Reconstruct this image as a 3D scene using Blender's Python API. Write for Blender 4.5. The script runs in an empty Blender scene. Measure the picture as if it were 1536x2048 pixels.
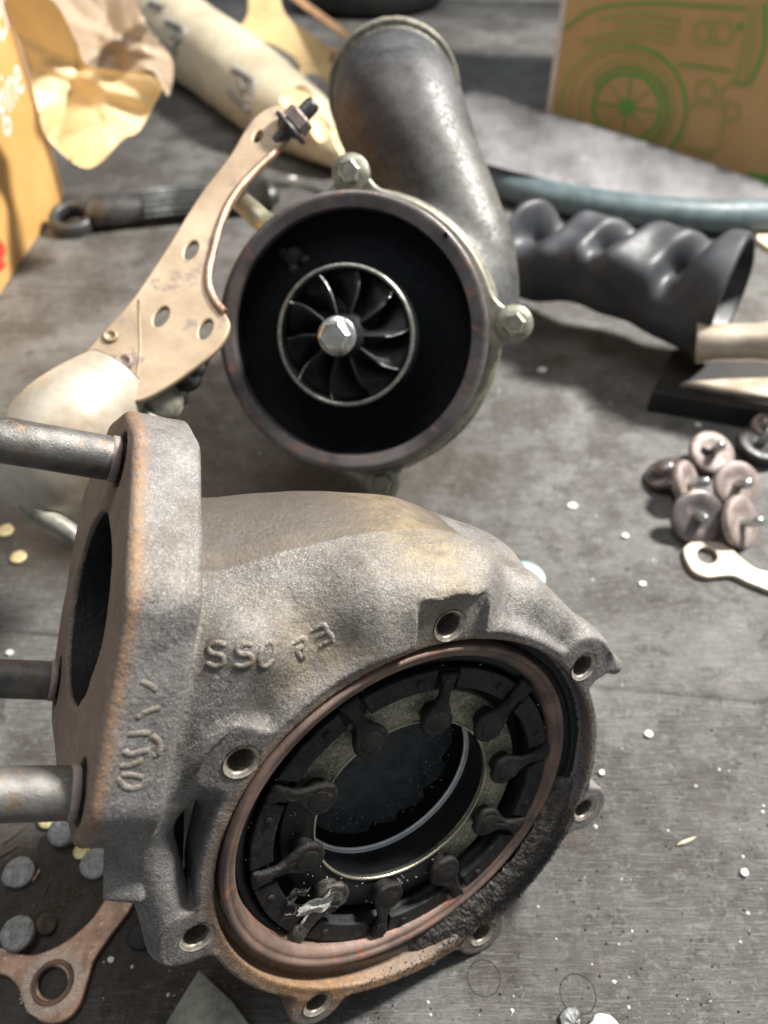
import bpy, bmesh, math, random
import numpy as np
from mathutils import Vector, Matrix, geometry, noise as mnoise
from mathutils.bvhtree import BVHTree
random.seed(7); rng = np.random.default_rng(7)
# ------------------------------------------------------------------ camera, world, lamps
# one Blender unit is one centimetre here
SC = bpy.context.scene
SC.unit_settings.system = 'METRIC'; SC.unit_settings.scale_length = 0.01
FPX = 1540.0; CAMH = 30.0; TZ = -1.8            # focal length in photo pixels, lens height, bench top height
q = math.sqrt(.5)
RT = np.array([1., 0, 0]); DN = np.array([0, -q, -q]); FW = np.array([0, q, -q]); CAM = np.array([0, 0, CAMH])
cd = bpy.data.cameras.new('camera'); cam = bpy.data.objects.new('camera', cd); SC.collection.objects.link(cam)
cam.location = CAM; cam.rotation_euler = (math.radians(45), 0, 0)
cd.sensor_fit = 'VERTICAL'; cd.sensor_height = 240; cd.lens = 240 * FPX / 2048
cd.clip_start = .5; cd.clip_end = 2000
cd.dof.use_dof = True; cd.dof.focus_distance = 22.5; cd.dof.aperture_fstop = .66
SC.camera = cam
W = bpy.data.worlds.new('World'); SC.world = W; W.use_nodes = True
bg = W.node_tree.nodes['Background']; bg.inputs[0].default_value = (.86, .93, 1, 1); bg.inputs[1].default_value = .27
def lamp(name, loc, aim, energy, sx, sy, col):
    l = bpy.data.lights.new(name, 'AREA'); l.shape = 'RECTANGLE'; l.size = sx; l.size_y = sy; l.energy = energy; l.color = col
    o = bpy.data.objects.new(name, l); SC.collection.objects.link(o); o.location = loc
    o.rotation_euler = (Vector(aim) - Vector(loc)).to_track_quat('-Z', 'Y').to_euler(); return o
lamp('ceiling_lamp', (88, 72, 118), (0, 25, 0), 660000, 20, 20, (1, .965, .90))
lamp('ceiling_lamp', (-25, 35, 150), (0, 25, 0), 80000, 90, 40, (1, .98, .94))
SC.view_settings.view_transform = 'Standard'; SC.view_settings.look = 'None'; SC.view_settings.exposure = 0; SC.view_settings.gamma = 1
# ------------------------------------------------------------------ geometry helpers
def at(u, v, d): return CAM + (RT*(u-768)/FPX + DN*(v-1024)/FPX + FW)*d
def ray(u, v): return RT*(u-768)/FPX + DN*(v-1024)/FPX + FW
def on_plane(u, v, p0, n): r = ray(u, v); return CAM + r*(np.dot(np.asarray(p0)-CAM, n)/np.dot(r, n))
def tab(u, v, z=0.0): return on_plane(u, v, (0, 0, TZ+z), np.array([0, 0, 1.]))
def nrm(v): v = np.asarray(v, float); return v/np.linalg.norm(v)
class Fr:                                        # a local frame: origin, x, y, z
    def __init__(s, o, z, x=None):
        s.o = np.asarray(o, float); s.z = nrm(z)
        if x is None:
            x = np.cross([0, 0, 1.], s.z)
            if np.linalg.norm(x) < 1e-3: x = np.array([1., 0, 0])
        x = np.asarray(x, float); x = x - s.z*np.dot(x, s.z); s.x = nrm(x); s.y = np.cross(s.z, s.x)
    def w(s, p): p = np.asarray(p, float); return s.o + p[..., 0:1]*s.x + p[..., 1:2]*s.y + p[..., 2:3]*s.z
    def l(s, p): p = np.asarray(p, float) - s.o; return np.stack([p@s.x, p@s.y, p@s.z], -1)
    def sub(s, p, rot=0.0):
        c, n = math.cos(rot), math.sin(rot); return Fr(s.w(p), s.z, c*s.x + n*s.y)
WORLD = Fr((0, 0, 0), (0, 0, 1), (1, 0, 0))
def org(p): return np.array(p['_o']) if p is not None and '_o' in p else np.zeros(3)
def thing(name, loc, label, cat, group=None, kind=None):
    o = bpy.data.objects.new(name, None); o.empty_display_size = 1; SC.collection.objects.link(o)
    o.location = loc; o['_o'] = [float(a) for a in loc]
    if kind: o['kind'] = kind
    if label: o['label'] = label
    if cat: o['category'] = cat
    if group: o['group'] = group
    return o
def tag(o, label=None, cat=None, group=None, kind=None):
    if label: o['label'] = label
    if cat: o['category'] = cat
    if group: o['group'] = group
    if kind: o['kind'] = kind
    return o
def mk(name, V, Fc, mat, parent=None, smooth=True, base=None, ang=None):
    V = np.asarray(V, float)
    if parent is not None: o0 = org(parent)
    elif base is not None: o0 = np.asarray(base, float)
    else: o0 = np.array([V[:, 0].mean(), V[:, 1].mean(), V[:, 2].min()])
    me = bpy.data.meshes.new(name); me.from_pydata((V-o0).tolist(), [], [tuple(int(i) for i in f) for f in Fc]); me.update()
    if mat is not None: me.materials.append(mat)
    if smooth: me.polygons.foreach_set('use_smooth', [True]*len(me.polygons))
    if ang: 
        try: me.set_sharp_from_angle(angle=math.radians(ang))
        except Exception: pass
    o = bpy.data.objects.new(name, me); SC.collection.objects.link(o); o['_o'] = [float(a) for a in o0]
    if parent is not None: o.parent = parent
    else: o.location = o0
    if parent is not None and parent.parent is not None: pass
    return o
def sub(o, parent):                              # make o (built in world space) a sub-part of parent
    o.parent = parent; o.location = (0, 0, 0) if np.allclose(org(o), org(parent)) else tuple(org(o)-org(parent)); return o
class MB:
    def __init__(s): s.V = []; s.F = []
    def add(s, V, F): n = len(s.V); s.V += [list(map(float, v)) for v in V]; s.F += [tuple(int(i)+n for i in f) for f in F]; return s
def grid_faces(nu, nv, cu=False, cv=False):
    F = []
    for i in range(nu if cu else nu-1):
        for j in range(nv if cv else nv-1):
            a = i*nv+j; b = ((i+1) % nu)*nv+j; c = ((i+1) % nu)*nv+(j+1) % nv; d = i*nv+(j+1) % nv
            F.append((a, b, c, d))
    return F
def lathe(fr, prof, seg=64, closed=False):      # prof: list of (r, z)
    prof = np.array(prof, float); a = np.linspace(0, 2*np.pi, seg, endpoint=False)
    V = np.stack([np.outer(np.cos(a), prof[:, 0]), np.outer(np.sin(a), prof[:, 0]), np.tile(prof[:, 1], (seg, 1))], -1).reshape(-1, 3)
    return fr.w(V), grid_faces(seg, len(prof), True, closed)
def smoothpath(P, n=8):
    P = np.asarray(P, float)
    if len(P) < 3: return P
    Q = np.vstack([2*P[0]-P[1], P, 2*P[-1]-P[-2]]); out = []
    for i in range(1, len(Q)-2):
        for t in np.linspace(0, 1, n, endpoint=False):
            a, b, c, d = Q[i-1], Q[i], Q[i+1], Q[i+2]
            out.append(.5*((2*b)+(-a+c)*t+(2*a-5*b+4*c-d)*t*t+(-a+3*b-3*c+d)*t**3))
    out.append(P[-1]); return np.array(out)
def tube(P, R, seg=16, caps=True, flat=None):
    P = np.asarray(P, float); R = np.broadcast_to(np.asarray(R, float), (len(P),)); T = np.gradient(P, axis=0); V = []
    u = np.cross(T[0], [0, 0, 1.]); 
    if np.linalg.norm(u) < 1e-4: u = np.array([1., 0, 0])
    a = np.linspace(0, 2*np.pi, seg, endpoint=False)
    for i in range(len(P)):
        t = nrm(T[i]); u = nrm(u - t*np.dot(u, t)); w = np.cross(t, u); k = flat if flat else 1
        V.append(P[i] + R[i]*(np.outer(np.cos(a), u) + k*np.outer(np.sin(a), w)))
    V = np.vstack(V); F = grid_faces(len(P), seg, False, True)
    if caps: F += [tuple(range(seg))[::-1], tuple(range((len(P)-1)*seg, len(P)*seg))]
    return V, F
def box(fr, lo, hi, bev=.0):
    bm = bmesh.new(); bmesh.ops.create_cube(bm, size=1)
    lo = np.array(lo, float); hi = np.array(hi, float)
    for v in bm.verts: v.co = Vector(lo + (np.array(v.co)+.5)*(hi-lo))
    if bev: bmesh.ops.bevel(bm, geom=bm.edges[:], offset=bev, segments=2, affect='EDGES', profile=.6)
    V = fr.w(np.array([v.co[:] for v in bm.verts])); F = [[v.index for v in f.verts] for f in bm.faces]; bm.free(); return V, F
def plate(fr, outlines, z0, z1, bev=.05, res=1):   # 2D outlines (first outer, rest holes) -> solid plate with bevel
    cu = bpy.data.curves.new('c', 'CURVE'); cu.dimensions = '2D'; cu.fill_mode = 'BOTH'
    cu.extrude = max((z1-z0)/2-bev, .001); cu.bevel_depth = bev; cu.bevel_resolution = res; cu.offset = -bev
    for pts in outlines:
        s = cu.splines.new('POLY'); s.points.add(len(pts)-1); s.use_cyclic_u = True
        for i, p in enumerate(pts): s.points[i].co = (p[0], p[1], 0, 1)
    ob = bpy.data.objects.new('c', cu); me = bpy.data.meshes.new_from_object(ob)
    V = np.array([v.co[:] for v in me.vertices]); F = [list(p.vertices) for p in me.polygons]
    bpy.data.objects.remove(ob); bpy.data.meshes.remove(me); bpy.data.curves.remove(cu)
    V[:, 2] += (z0+z1)/2; return fr.w(V), F
def ccw(P): 
    P = np.asarray(P, float); x, y = P[:, 0], P[:, 1]; A = (x*np.roll(y, -1)-np.roll(x, -1)*y).sum(); return P if A > 0 else P[::-1]
def rnd(P, n=6):                                 # smooth closed outline through points
    P = np.asarray(P, float); m = len(P); out = []
    for i in range(m):
        a, b, c, d = P[i-1], P[i], P[(i+1) % m], P[(i+2) % m]
        for t in np.linspace(0, 1, n, endpoint=False):
            out.append(.5*((2*b)+(-a+c)*t+(2*a-5*b+4*c-d)*t*t+(-a+3*b-3*c+d)*t**3))
    return np.array(out)
def circ2(cx, cy, r, n=32, ry=None, rot=0): 
    a = np.linspace(0, 2*np.pi, n, endpoint=False); x = r*np.cos(a); y = (ry or r)*np.sin(a); c, s = math.cos(rot), math.sin(rot)
    return np.stack([cx+x*c-y*s, cy+x*s+y*c], 1)
def hexa(fr, r, h, z=0, bev=.06, dome=0):
    a = np.radians(np.arange(6)*60); V = []
    prof = [(r, z), (r, z+h-bev), (r-bev, z+h), (r*.78, z+h+dome), (r*.35, z+h+dome*.6), (0.01, z+h+dome*.5)]
    for rr, zz in prof: V += [[rr*math.cos(t), rr*math.sin(t), zz] for t in a]
    F = []
    for k in range(len(prof)-1):
        for i in range(6): F.append((k*6+i, k*6+(i+1) % 6, (k+1)*6+(i+1) % 6, (k+1)*6+i))
    return fr.w(np.array(V)), F
# ---- signed distance modelling for the castings
def smin(a, b, k): h = np.clip(.5+.5*(b-a)/k, 0, 1); return b+(a-b)*h-k*h*(1-h)
def smax(a, b, k): return -smin(-a, -b, k)
def s_cone(P, a, b, ra, rb):
    a = np.asarray(a, float); b = np.asarray(b, float); ab = b-a; t = np.clip(((P-a)@ab)/(ab@ab), 0, 1)
    return np.linalg.norm(P-a-t[:, None]*ab, axis=1)-(ra+(rb-ra)*t)
def s_cyl(P, x, y, r, z0, z1, rd=.1):
    dr = np.hypot(P[:, 0]-x, P[:, 1]-y)-r+rd; dz = np.abs(P[:, 2]-(z0+z1)/2)-(z1-z0)/2+rd
    return np.minimum(np.maximum(dr, dz), 0)+np.hypot(np.maximum(dr, 0), np.maximum(dz, 0))-rd
def s_box(P, lo, hi, rd=.1):
    c = (np.array(lo)+hi)/2; h = (np.array(hi)-lo)/2-rd; Q = np.abs(P-c)-h
    return np.linalg.norm(np.maximum(Q, 0), axis=1)+np.minimum(Q.max(1), 0)-rd
def s_poly(X, Y, poly):
    d = np.full(len(X), 1e9); sgn = np.ones(len(X)); n = len(poly)
    for i in range(n):
        ax, ay = poly[i]; bx, by = poly[i-1]; ex, ey = bx-ax, by-ay; wx, wy = X-ax, Y-ay
        t = np.clip((wx*ex+wy*ey)/(ex*ex+ey*ey), 0, 1); d = np.minimum(d, (wx-ex*t)**2+(wy-ey*t)**2)
        c1 = Y >= ay; c2 = Y < by; c3 = ex*wy > ey*wx; f = (c1 & c2 & c3) | (~c1 & ~c2 & ~c3); sgn = np.where(f, -sgn, sgn)
    return sgn*np.sqrt(d)
def s_prism(X, Y, Z, poly, z0, z1, rd):
    dr = s_poly(X, Y, poly)+rd; dz = np.abs(Z-(z0+z1)/2)-(z1-z0)/2+rd
    return np.minimum(np.maximum(dr, dz), 0)+np.hypot(np.maximum(dr, 0), np.maximum(dz, 0))-rd
def mesh_sdf(f, lo, hi, h):
    lo = np.array(lo, float); B = 8; nb = np.ceil((np.array(hi)-lo)/(h*B)).astype(int); N = nb*B+1
    G = np.full(tuple(N), 1.0, np.float32)
    bi = np.stack(np.meshgrid(*[np.arange(k) for k in nb], indexing='ij'), -1).reshape(-1, 3)
    cen = lo+(bi*B+B/2)*h; dc = f(cen); rad = h*B*.87*1.35+.05
    near = np.abs(dc) < rad
    for b, d in zip(bi[~near & (dc < 0)], dc[~near & (dc < 0)]): G[b[0]*B:b[0]*B+B+1, b[1]*B:b[1]*B+B+1, b[2]*B:b[2]*B+B+1] = -1
    k = np.stack(np.meshgrid(*[np.arange(B+1)]*3, indexing='ij'), -1).reshape(-1, 3); nbk = bi[near]
    for s in range(0, len(nbk), 700):
        c = nbk[s:s+700]; idx = (c[:, None, :]*B+k[None]); pts = lo+idx.reshape(-1, 3)*h; v = f(pts)
        G[idx[..., 0].ravel(), idx[..., 1].ravel(), idx[..., 2].ravel()] = v
    S = G < 0; n0, n1, n2 = N
    cnt = np.zeros(tuple(N-1), np.int8)
    for dx in (0, 1):
        for dy in (0, 1):
            for dz in (0, 1): cnt += S[dx:n0-1+dx, dy:n1-1+dy, dz:n2-1+dz]
    act = np.argwhere((cnt > 0) & (cnt < 8)); m = len(act); ids = np.full(tuple(N-1), -1, np.int32); ids[act[:, 0], act[:, 1], act[:, 2]] = np.arange(m)
    acc = np.zeros((m, 3)); ct = np.zeros(m)
    cs = [(x, y, z) for x in (0, 1) for y in (0, 1) for z in (0, 1)]
    for a in cs:
        for ax in range(3):
            if a[ax]: continue
            b = list(a); b[ax] = 1; va = G[act[:, 0]+a[0], act[:, 1]+a[1], act[:, 2]+a[2]]; vb = G[act[:, 0]+b[0], act[:, 1]+b[1], act[:, 2]+b[2]]
            m_ = (va < 0) != (vb < 0); t = va/np.where(m_, va-vb, 1); p = np.tile(np.array(a, float), (m, 1)); p[:, ax] += t
            acc[m_] += p[m_]; ct += m_
    V = lo+(act+acc/ct[:, None])*h
    for _ in range(2):                            # pull the vertices onto the surface
        d0 = f(V); g = np.stack([f(V+e)-d0 for e in np.eye(3)*.01], 1)/.01; gn = np.maximum((g*g).sum(1), .2)
        V = V-np.clip(d0/gn, -h, h)[:, None]*g
    Fs = []
    for ax in range(3):
        sl = [slice(None)]*3; s2 = [slice(None)]*3; sl[ax] = slice(0, -1); s2[ax] = slice(1, None)
        A = S[tuple(sl)]; Bv = S[tuple(s2)]; e = np.argwhere(A != Bv); o1, o2 = [(1, 2), (2, 0), (0, 1)][ax]
        ok = (e[:, o1] > 0) & (e[:, o2] > 0) & (e[:, o1] < N[o1]-1) & (e[:, o2] < N[o2]-1); e = e[ok]
        def cid(d1, d2): c = e.copy(); c[:, o1] -= d1; c[:, o2] -= d2; return ids[c[:, 0], c[:, 1], c[:, 2]]
        Q = np.stack([cid(1, 1), cid(0, 1), cid(0, 0), cid(1, 0)], 1); fl = ~A[e[:, 0], e[:, 1], e[:, 2]]; Q[fl] = Q[fl][:, ::-1]; Fs.append(Q)
    return V, np.vstack(Fs)
def mk_fast(name, V, Q, mat, parent, cols=None):
    o0 = org(parent); me = bpy.data.meshes.new(name); n = len(Q)
    me.vertices.add(len(V)); me.vertices.foreach_set('co', (V-o0).astype(np.float32).ravel())
    me.loops.add(n*4); me.loops.foreach_set('vertex_index', Q.astype(np.int32).ravel())
    me.polygons.add(n); me.polygons.foreach_set('loop_start', np.arange(0, n*4, 4, dtype=np.int32)); me.polygons.foreach_set('loop_total', np.full(n, 4, np.int32))
    me.polygons.foreach_set('use_smooth', np.ones(n, bool)); me.update(calc_edges=True); me.validate()
    me.materials.append(mat)
    if cols is not None:
        a = me.color_attributes.new('tint', 'FLOAT_COLOR', 'POINT'); a.data.foreach_set('color', cols.astype(np.float32).ravel())
    o = bpy.data.objects.new(name, me); SC.collection.objects.link(o); o['_o'] = [float(a) for a in o0]; o.parent = parent; return o
# ------------------------------------------------------------------ materials
class NT:
    def __init__(s, name):
        s.m = bpy.data.materials.new(name); s.m.use_nodes = True; s.t = s.m.node_tree; s.p = s.t.nodes['Principled BSDF']; s.co = s.n('ShaderNodeTexCoord').outputs['Object']
    def n(s, typ, **kw):
        x = s.t.nodes.new(typ)
        for k, v in kw.items():
            if k in x.inputs: s.set(x.inputs[k], v)
            else: setattr(x, k, v)
        return x
    def set(s, inp, v):
        if isinstance(v, bpy.types.NodeSocket): s.t.links.new(v, inp)
        else: inp.default_value = v
    def noise(s, scale, detail=4, rough=.6, vec=None, dist=0):
        x = s.n('ShaderNodeTexNoise'); s.set(x.inputs['Vector'], vec or s.co); s.set(x.inputs['Scale'], scale); x.inputs['Detail'].default_value = detail; x.inputs['Roughness'].default_value = rough; x.inputs['Distortion'].default_value = dist; return x.outputs['Fac']
    def vor(s, scale, feat='F1', vec=None, out='Distance'):
        x = s.n('ShaderNodeTexVoronoi'); x.feature = feat; s.set(x.inputs['Vector'], vec or s.co); s.set(x.inputs['Scale'], scale); return x.outputs[out]
    def ramp(s, fac, stops):
        x = s.n('ShaderNodeValToRGB'); s.set(x.inputs[0], fac); e = x.color_ramp.elements
        while len(e) < len(stops): e.new(.5)
        for i, (p, c) in enumerate(stops): e[i].position = p; e[i].color = (*c, 1) if isinstance(c, tuple) else (c, c, c, 1)
        return x.outputs[0]
    def mix(s, fac, a, b, mode='MIX'):
        x = s.n('ShaderNodeMix'); x.data_type = 'RGBA'; x.blend_type = mode; s.set(x.inputs[0], fac)
        for i, v in ((6, a), (7, b)): s.set(x.inputs[i], (*v, 1) if isinstance(v, tuple) and len(v) == 3 else v)
        return x.outputs[2]
    def math(s, op, a, b=0., c=0.):
        x = s.n('ShaderNodeMath'); x.operation = op
        for i, v in enumerate((a, b, c)): s.set(x.inputs[i], v)
        return x.outputs[0]
    def scaled(s, v):
        x = s.n('ShaderNodeMapping'); s.set(x.inputs['Vector'], s.co); x.inputs['Scale'].default_value = v; return x.outputs[0]
    def bump(s, h, dist, strength=1, prev=None):
        x = s.n('ShaderNodeBump'); s.set(x.inputs['Height'], h); x.inputs['Distance'].default_value = dist; x.inputs['Strength'].default_value = strength
        if prev is not None: s.set(x.inputs['Normal'], prev)
        return x.outputs[0]
    def attr(s, name='tint'):
        x = s.n('ShaderNodeAttribute'); x.attribute_name = name; y = s.n('ShaderNodeSeparateColor'); s.set(y.inputs[0], x.outputs['Color']); return y.outputs
    def done(s, col, rough=.5, metal=0., normal=None, **kw):
        s.set(s.p.inputs['Base Color'], (*col, 1) if isinstance(col, tuple) and len(col) == 3 else col); s.set(s.p.inputs['Roughness'], rough); s.set(s.p.inputs['Metallic'], metal)
        if normal is not None: s.set(s.p.inputs['Normal'], normal)
        for k, v in kw.items(): s.set(s.p.inputs[k], v)
        return s.m
def simple(name, c1, c2, rough=.5, metal=0., sc=3., bsc=20., bd=.01, spots=None, stretch=None, **kw):
    t = NT(name); vec = t.scaled(stretch) if stretch else None
    col = t.ramp(t.noise(sc, 6, .65, vec), [(.32, c1), (.68, c2)])
    if spots: col = t.mix(t.ramp(t.noise(sc*3.1, 5, .7, vec), [(.56, 0.), (.64, 1.)]), col, spots)
    rg = t.ramp(t.noise(sc*1.7, 4, .6, vec), [(.3, max(rough-.12, .03)), (.7, min(rough+.12, 1.))])
    return t.done(col, rg, metal, t.bump(t.noise(bsc, 5, .7, vec), bd), **kw)
def cast_mat(name, dark, mid, light, grain=16, sp=1., fine=False, sootc=(.006, .007, .008), rustc=(.42, .20, .075), palec=(.50, .42, .27), metal=.25, r0=.40, bd=.018, nb_=.10):
    t = NT(name); R, G, B = t.attr()[:3]
    base = t.ramp(t.noise(.55, 5, .62), [(.30, dark), (.5, mid), (.72, light)])
    base = t.mix(t.ramp(t.noise(.28, 4, .65), [(.46, 0.), (.60, .85)]), base, tuple(c*.62*k for c, k in zip(dark, (1.15, 1, .9))))
    base = t.mix(t.ramp(t.noise(2.3, 5, .7), [(.4, 0.), (.75, .75)]), base, tuple(min(c*1.35, 1) for c in mid))
    base = t.mix(t.ramp(t.noise(grain*.8, 3, .8), [(.50, 0.), (.60, .6*sp)]), base, tuple(min(c*1.25+.05, 1) for c in light))
    base = t.mix(t.ramp(t.noise(grain*1.1, 3, .8), [(.36, .75*sp), (.47, 0.)]), base, tuple(c*.38 for c in dark))
    base = t.mix(t.ramp(t.vor(3.2), [(.03, .8*sp), (.07, 0.)]), base, (.04, .03, .028))
    if fine:
        base = t.mix(t.ramp(t.noise(11, 2, .9), [(.57, 0.), (.64, .42)]), base, (.44, .43, .41)); base = t.mix(t.ramp(t.noise(.8, 4, .7), [(.5, 0.), (.62, .45)]), base, (.10, .086, .078))
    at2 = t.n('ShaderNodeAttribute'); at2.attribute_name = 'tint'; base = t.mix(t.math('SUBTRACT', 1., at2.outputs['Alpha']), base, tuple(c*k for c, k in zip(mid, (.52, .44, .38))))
    rf = t.math('MULTIPLY', R, t.ramp(t.noise(3.5, 6, .7), [(.3, .35), (.6, 1.)]))
    base = t.mix(rf, base, t.ramp(t.noise(5, 5, .7), [(.35, tuple(c*.62 for c in rustc)), (.65, rustc)]))
    pf = t.math('MULTIPLY', B, t.ramp(t.noise(2.2, 6, .7), [(.32, .25), (.62, 1.)])); base = t.mix(pf, base, palec)
    sf = t.ramp(t.math('ADD', G, t.math('MULTIPLY', t.math('SUBTRACT', t.noise(6, 5, .7), .5), .5)), [(.35, 0.), (.6, 1.)])
    base = t.mix(sf, base, sootc)
    n1 = t.bump(t.noise(1.4, 4, .6), nb_); n2 = t.bump(t.noise(grain, 4, .75), bd, 1, t.bump(t.noise(7, 3, .6), bd*2.2, 1, n1) if fine else n1)
    rough = t.ramp(t.noise(grain*.9, 3, .7), [(.3, r0-.1), (.7, r0+.25)])
    rough = t.mix(sf, rough, (.55, .55, .55))
    met = t.math('MULTIPLY', t.math('SUBTRACT', 1., sf), metal)
    return t.done(base, rough, met, n2)
M = {}

M['cast'] = cast_mat('cast_iron', (.085, .079, .075), (.175, .166, .160), (.30, .29, .28), grain=27, metal=.22, r0=.50, bd=.016, nb_=.06, sp=.95, fine=True, rustc=(.40, .22, .10), palec=(.40, .31, .18))
M['alu'] = cast_mat('cast_aluminium', (.06, .063, .066), (.125, .132, .138), (.22, .23, .235), grain=14, metal=.35, r0=.42, palec=(.34, .32, .24), bd=.012, nb_=.02)
M['crust'] = simple('sooty_brown_crust', (.03, .027, .024), (.15, .132, .118), .75, 0, 3.2, 11, .035, spots=(.03, .025, .022))
M['segment'] = simple('dark_segment_steel', (.006, .0065, .007), (.026, .028, .030), .5, .15, 1.6, 16, .03, spots=(.05, .048, .045), **{'Specular IOR Level': .35})
M['polished'] = simple('polished_lip_steel', (.62, .64, .66), (.85, .86, .86), .3, .7, 1.2, 20, .0006)
M['plate'] = cast_mat('stained_nozzle_plate', (.10, .095, .065), (.30, .285, .20), (.42, .40, .31), grain=10, metal=.3, bd=.01, nb_=.01)
M['elbow'] = cast_mat('smooth_grey_aluminium', (.022, .022, .023), (.060, .062, .066), (.12, .125, .13), grain=5, metal=.2, r0=.46, palec=(.30, .28, .21), rustc=(.10, .055, .045), bd=.002, nb_=.005, sp=.12)
M['pink'] = simple('copper_tinted_steel', (.085, .068, .064), (.33, .225, .18), .48, .45, .6, 26, .02, spots=(.30, .15, .10))
M['purple'] = simple('heat_tinted_flange_steel', (.105, .092, .093), (.26, .235, .23), .36, .6, .45, 30, .006, spots=(.34, .19, .145))
M['soot'] = simple('black_soot', (.0025, .0032, .0042), (.006, .0075, .009), .8, 0, 3, 14, .03, **{'Specular IOR Level': .14})
M['soot_shine'] = simple('oily_soot', (.004, .005, .006), (.014, .016, .018), .45, 0, 3.5, 18, .02, spots=(.022, .020, .018), **{'Specular IOR Level': .32})
M['lever'] = simple('sooty_lever_steel', (.007, .0072, .0075), (.022, .020, .018), .5, .1, 2, 22, .03, spots=(.045, .038, .03), **{'Specular IOR Level': .35})
M['leverpale'] = simple('scraped_lever_steel', (.025, .024, .022), (.16, .15, .13), .40, .5, 4, 20, .03, spots=(.03, .03, .03))
M['floor'] = NT('dusty_bore_floor'); _t = M['floor']
M['floor'] = _t.done(_t.mix(_t.ramp(_t.noise(14, 3, .8), [(.66, 0.), (.70, 1.)]), _t.ramp(_t.noise(1.3, 5, .7), [(.35, (.025, .034, .038)), (.7, (.085, .095, .10))]), (.35, .38, .40)), .45, .2, _t.bump(_t.noise(12, 4, .7), .04))
M['yellowplate'] = simple('stained_steel_plate', (.012, .012, .010), (.36, .34, .25), .42, .35, .9, 30, .008, spots=(.05, .05, .035))
M['silver'] = simple('bare_worn_steel', (.45, .44, .41), (.72, .71, .68), .27, .9, 3, 40, .005)
M['silverdull'] = simple('bare_turned_steel', (.22, .22, .20), (.48, .47, .42), .34, .85, 2.2, 40, .006)
M['thread'] = simple('oily_thread_steel', (.26, .22, .18), (.62, .58, .50), .35, .6, 6, 30, .004, spots=(.38, .24, .14))
M['studsteel'] = simple('stud_steel', (.075, .073, .073), (.25, .24, .225), .38, .6, .9, 18, .02, spots=(.22, .15, .10))
M['brownsteel'] = simple('brown_washer_steel', (.16, .125, .12), (.40, .335, .31), .52, .12, 1.4, 22, .015, spots=(.26, .15, .11))
M['zinc'] = simple('zinc_screw_steel', (.35, .38, .38), (.65, .68, .66), .25, .85, 4, 30, .01)
M['bracket'] = simple('heat_tanned_plate', (.27, .19, .12), (.50, .385, .265), .44, .25, .28, 26, .006, spots=(.25, .19, .16))
M['shield'] = simple('pale_shield_steel', (.33, .25, .17), (.60, .56, .48), .42, .25, .30, 22, .006, spots=(.44, .38, .31))
M['darkmetal'] = simple('dark_oily_metal', (.03, .03, .032), (.10, .10, .10), .40, .6, 2, 24, .01)
M['greymetal'] = simple('grey_oily_metal', (.16, .155, .13), (.36, .35, .30), .45, .35, 1.5, 24, .01)
M['boltalu'] = simple('dull_plated_bolt', (.20, .20, .16), (.40, .39, .32), .40, .6, 2.5, 24, .012)
M['wrench'] = simple('dark_wrench_steel', (.055, .058, .06), (.14, .145, .145), .42, .6, 1.2, 20, .01)
M['rubber'] = simple('blue_grey_rubber', (.026, .028, .032), (.055, .060, .070), .5, 0, .35, 18, .006)
M['hose'] = simple('grey_green_hose', (.05, .075, .085), (.12, .165, .18), .5, 0, .5, 14, .01)
M['cloth'] = simple('grey_leather', (.12, .118, .122), (.27, .266, .275), .7, 0, .16, 9, .004, spots=(.22, .215, .22), **{'Specular IOR Level': .2})
M['cream'] = simple('cream_paper', (.54, .45, .31), (.76, .68, .50), .6, 0, .18, 6, .04)
M['tan'] = simple('tan_gasket_board', (.52, .36, .17), (.72, .55, .28), .6, 0, .3, 10, .02)
M['brownstrap'] = simple('brown_strap', (.20, .11, .055), (.42, .26, .13), .5, 0, .4, 10, .02)
M['blackrub'] = simple('black_rubber', (.006, .006, .007), (.02, .02, .021), .5, 0, .4, 9, .02)
M['card'] = simple('orange_cardboard', (.60, .33, .10), (.72, .42, .15), .6, 0, .15, 9, .01)
M['cardbrown'] = simple('brown_cardboard', (.50, .30, .125), (.60, .38, .165), .65, 0, .12, 7, .01)
M['cardedge'] = simple('cardboard_side', (.30, .18, .09), (.42, .26, .14), .7, 0, .3, 8, .01)
M['cardpale'] = simple('pale_cardboard_edge', (.62, .52, .42), (.75, .66, .55), .7, 0, .3, 8, .01)
M['green'] = simple('green_print_ink', (.13, .33, .06), (.20, .40, .08), .6, 0, .35, 9, .002)
M['greenfaint'] = simple('faint_green_ink', (.33, .36, .09), (.40, .38, .12), .6, 0, .35, 9, .002)
M['white'] = simple('white_print_ink', (.72, .70, .68), (.82, .80, .78), .6, 0, .5, 9, .002)
M['red'] = simple('red_print_ink', (.55, .04, .02), (.65, .07, .04), .6, 0, .5, 9, .002)
M['greyink'] = simple('grey_print_ink', (.24, .23, .22), (.34, .33, .31), .6, 0, .4, 9, .002)
M['chip'] = simple('white_paint_chip', (.60, .60, .56), (.78, .77, .72), .6, 0, 3, 9, .01)
M['yellowdisc'] = simple('yellow_plated_metal', (.62, .50, .24), (.80, .70, .40), .4, .3, 2, 12, .02)
M['slug'] = simple('grey_zinc_slug', (.24, .24, .24), (.50, .51, .50), .42, .6, 3, 9, .06, spots=(.16, .13, .12))
M['copper'] = simple('coppery_gasket_steel', (.22, .13, .095), (.50, .33, .24), .36, .7, 1.3, 16, .02, spots=(.62, .42, .28))
M['copperring'] = simple('scratched_pale_steel', (.34, .31, .27), (.55, .52, .47), .34, .7, 3, 30, .01)
M['aquadisc'] = simple('pale_aqua_metal', (.30, .42, .42), (.45, .58, .58), .4, .2, 1.5, 12, .02)
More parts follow.
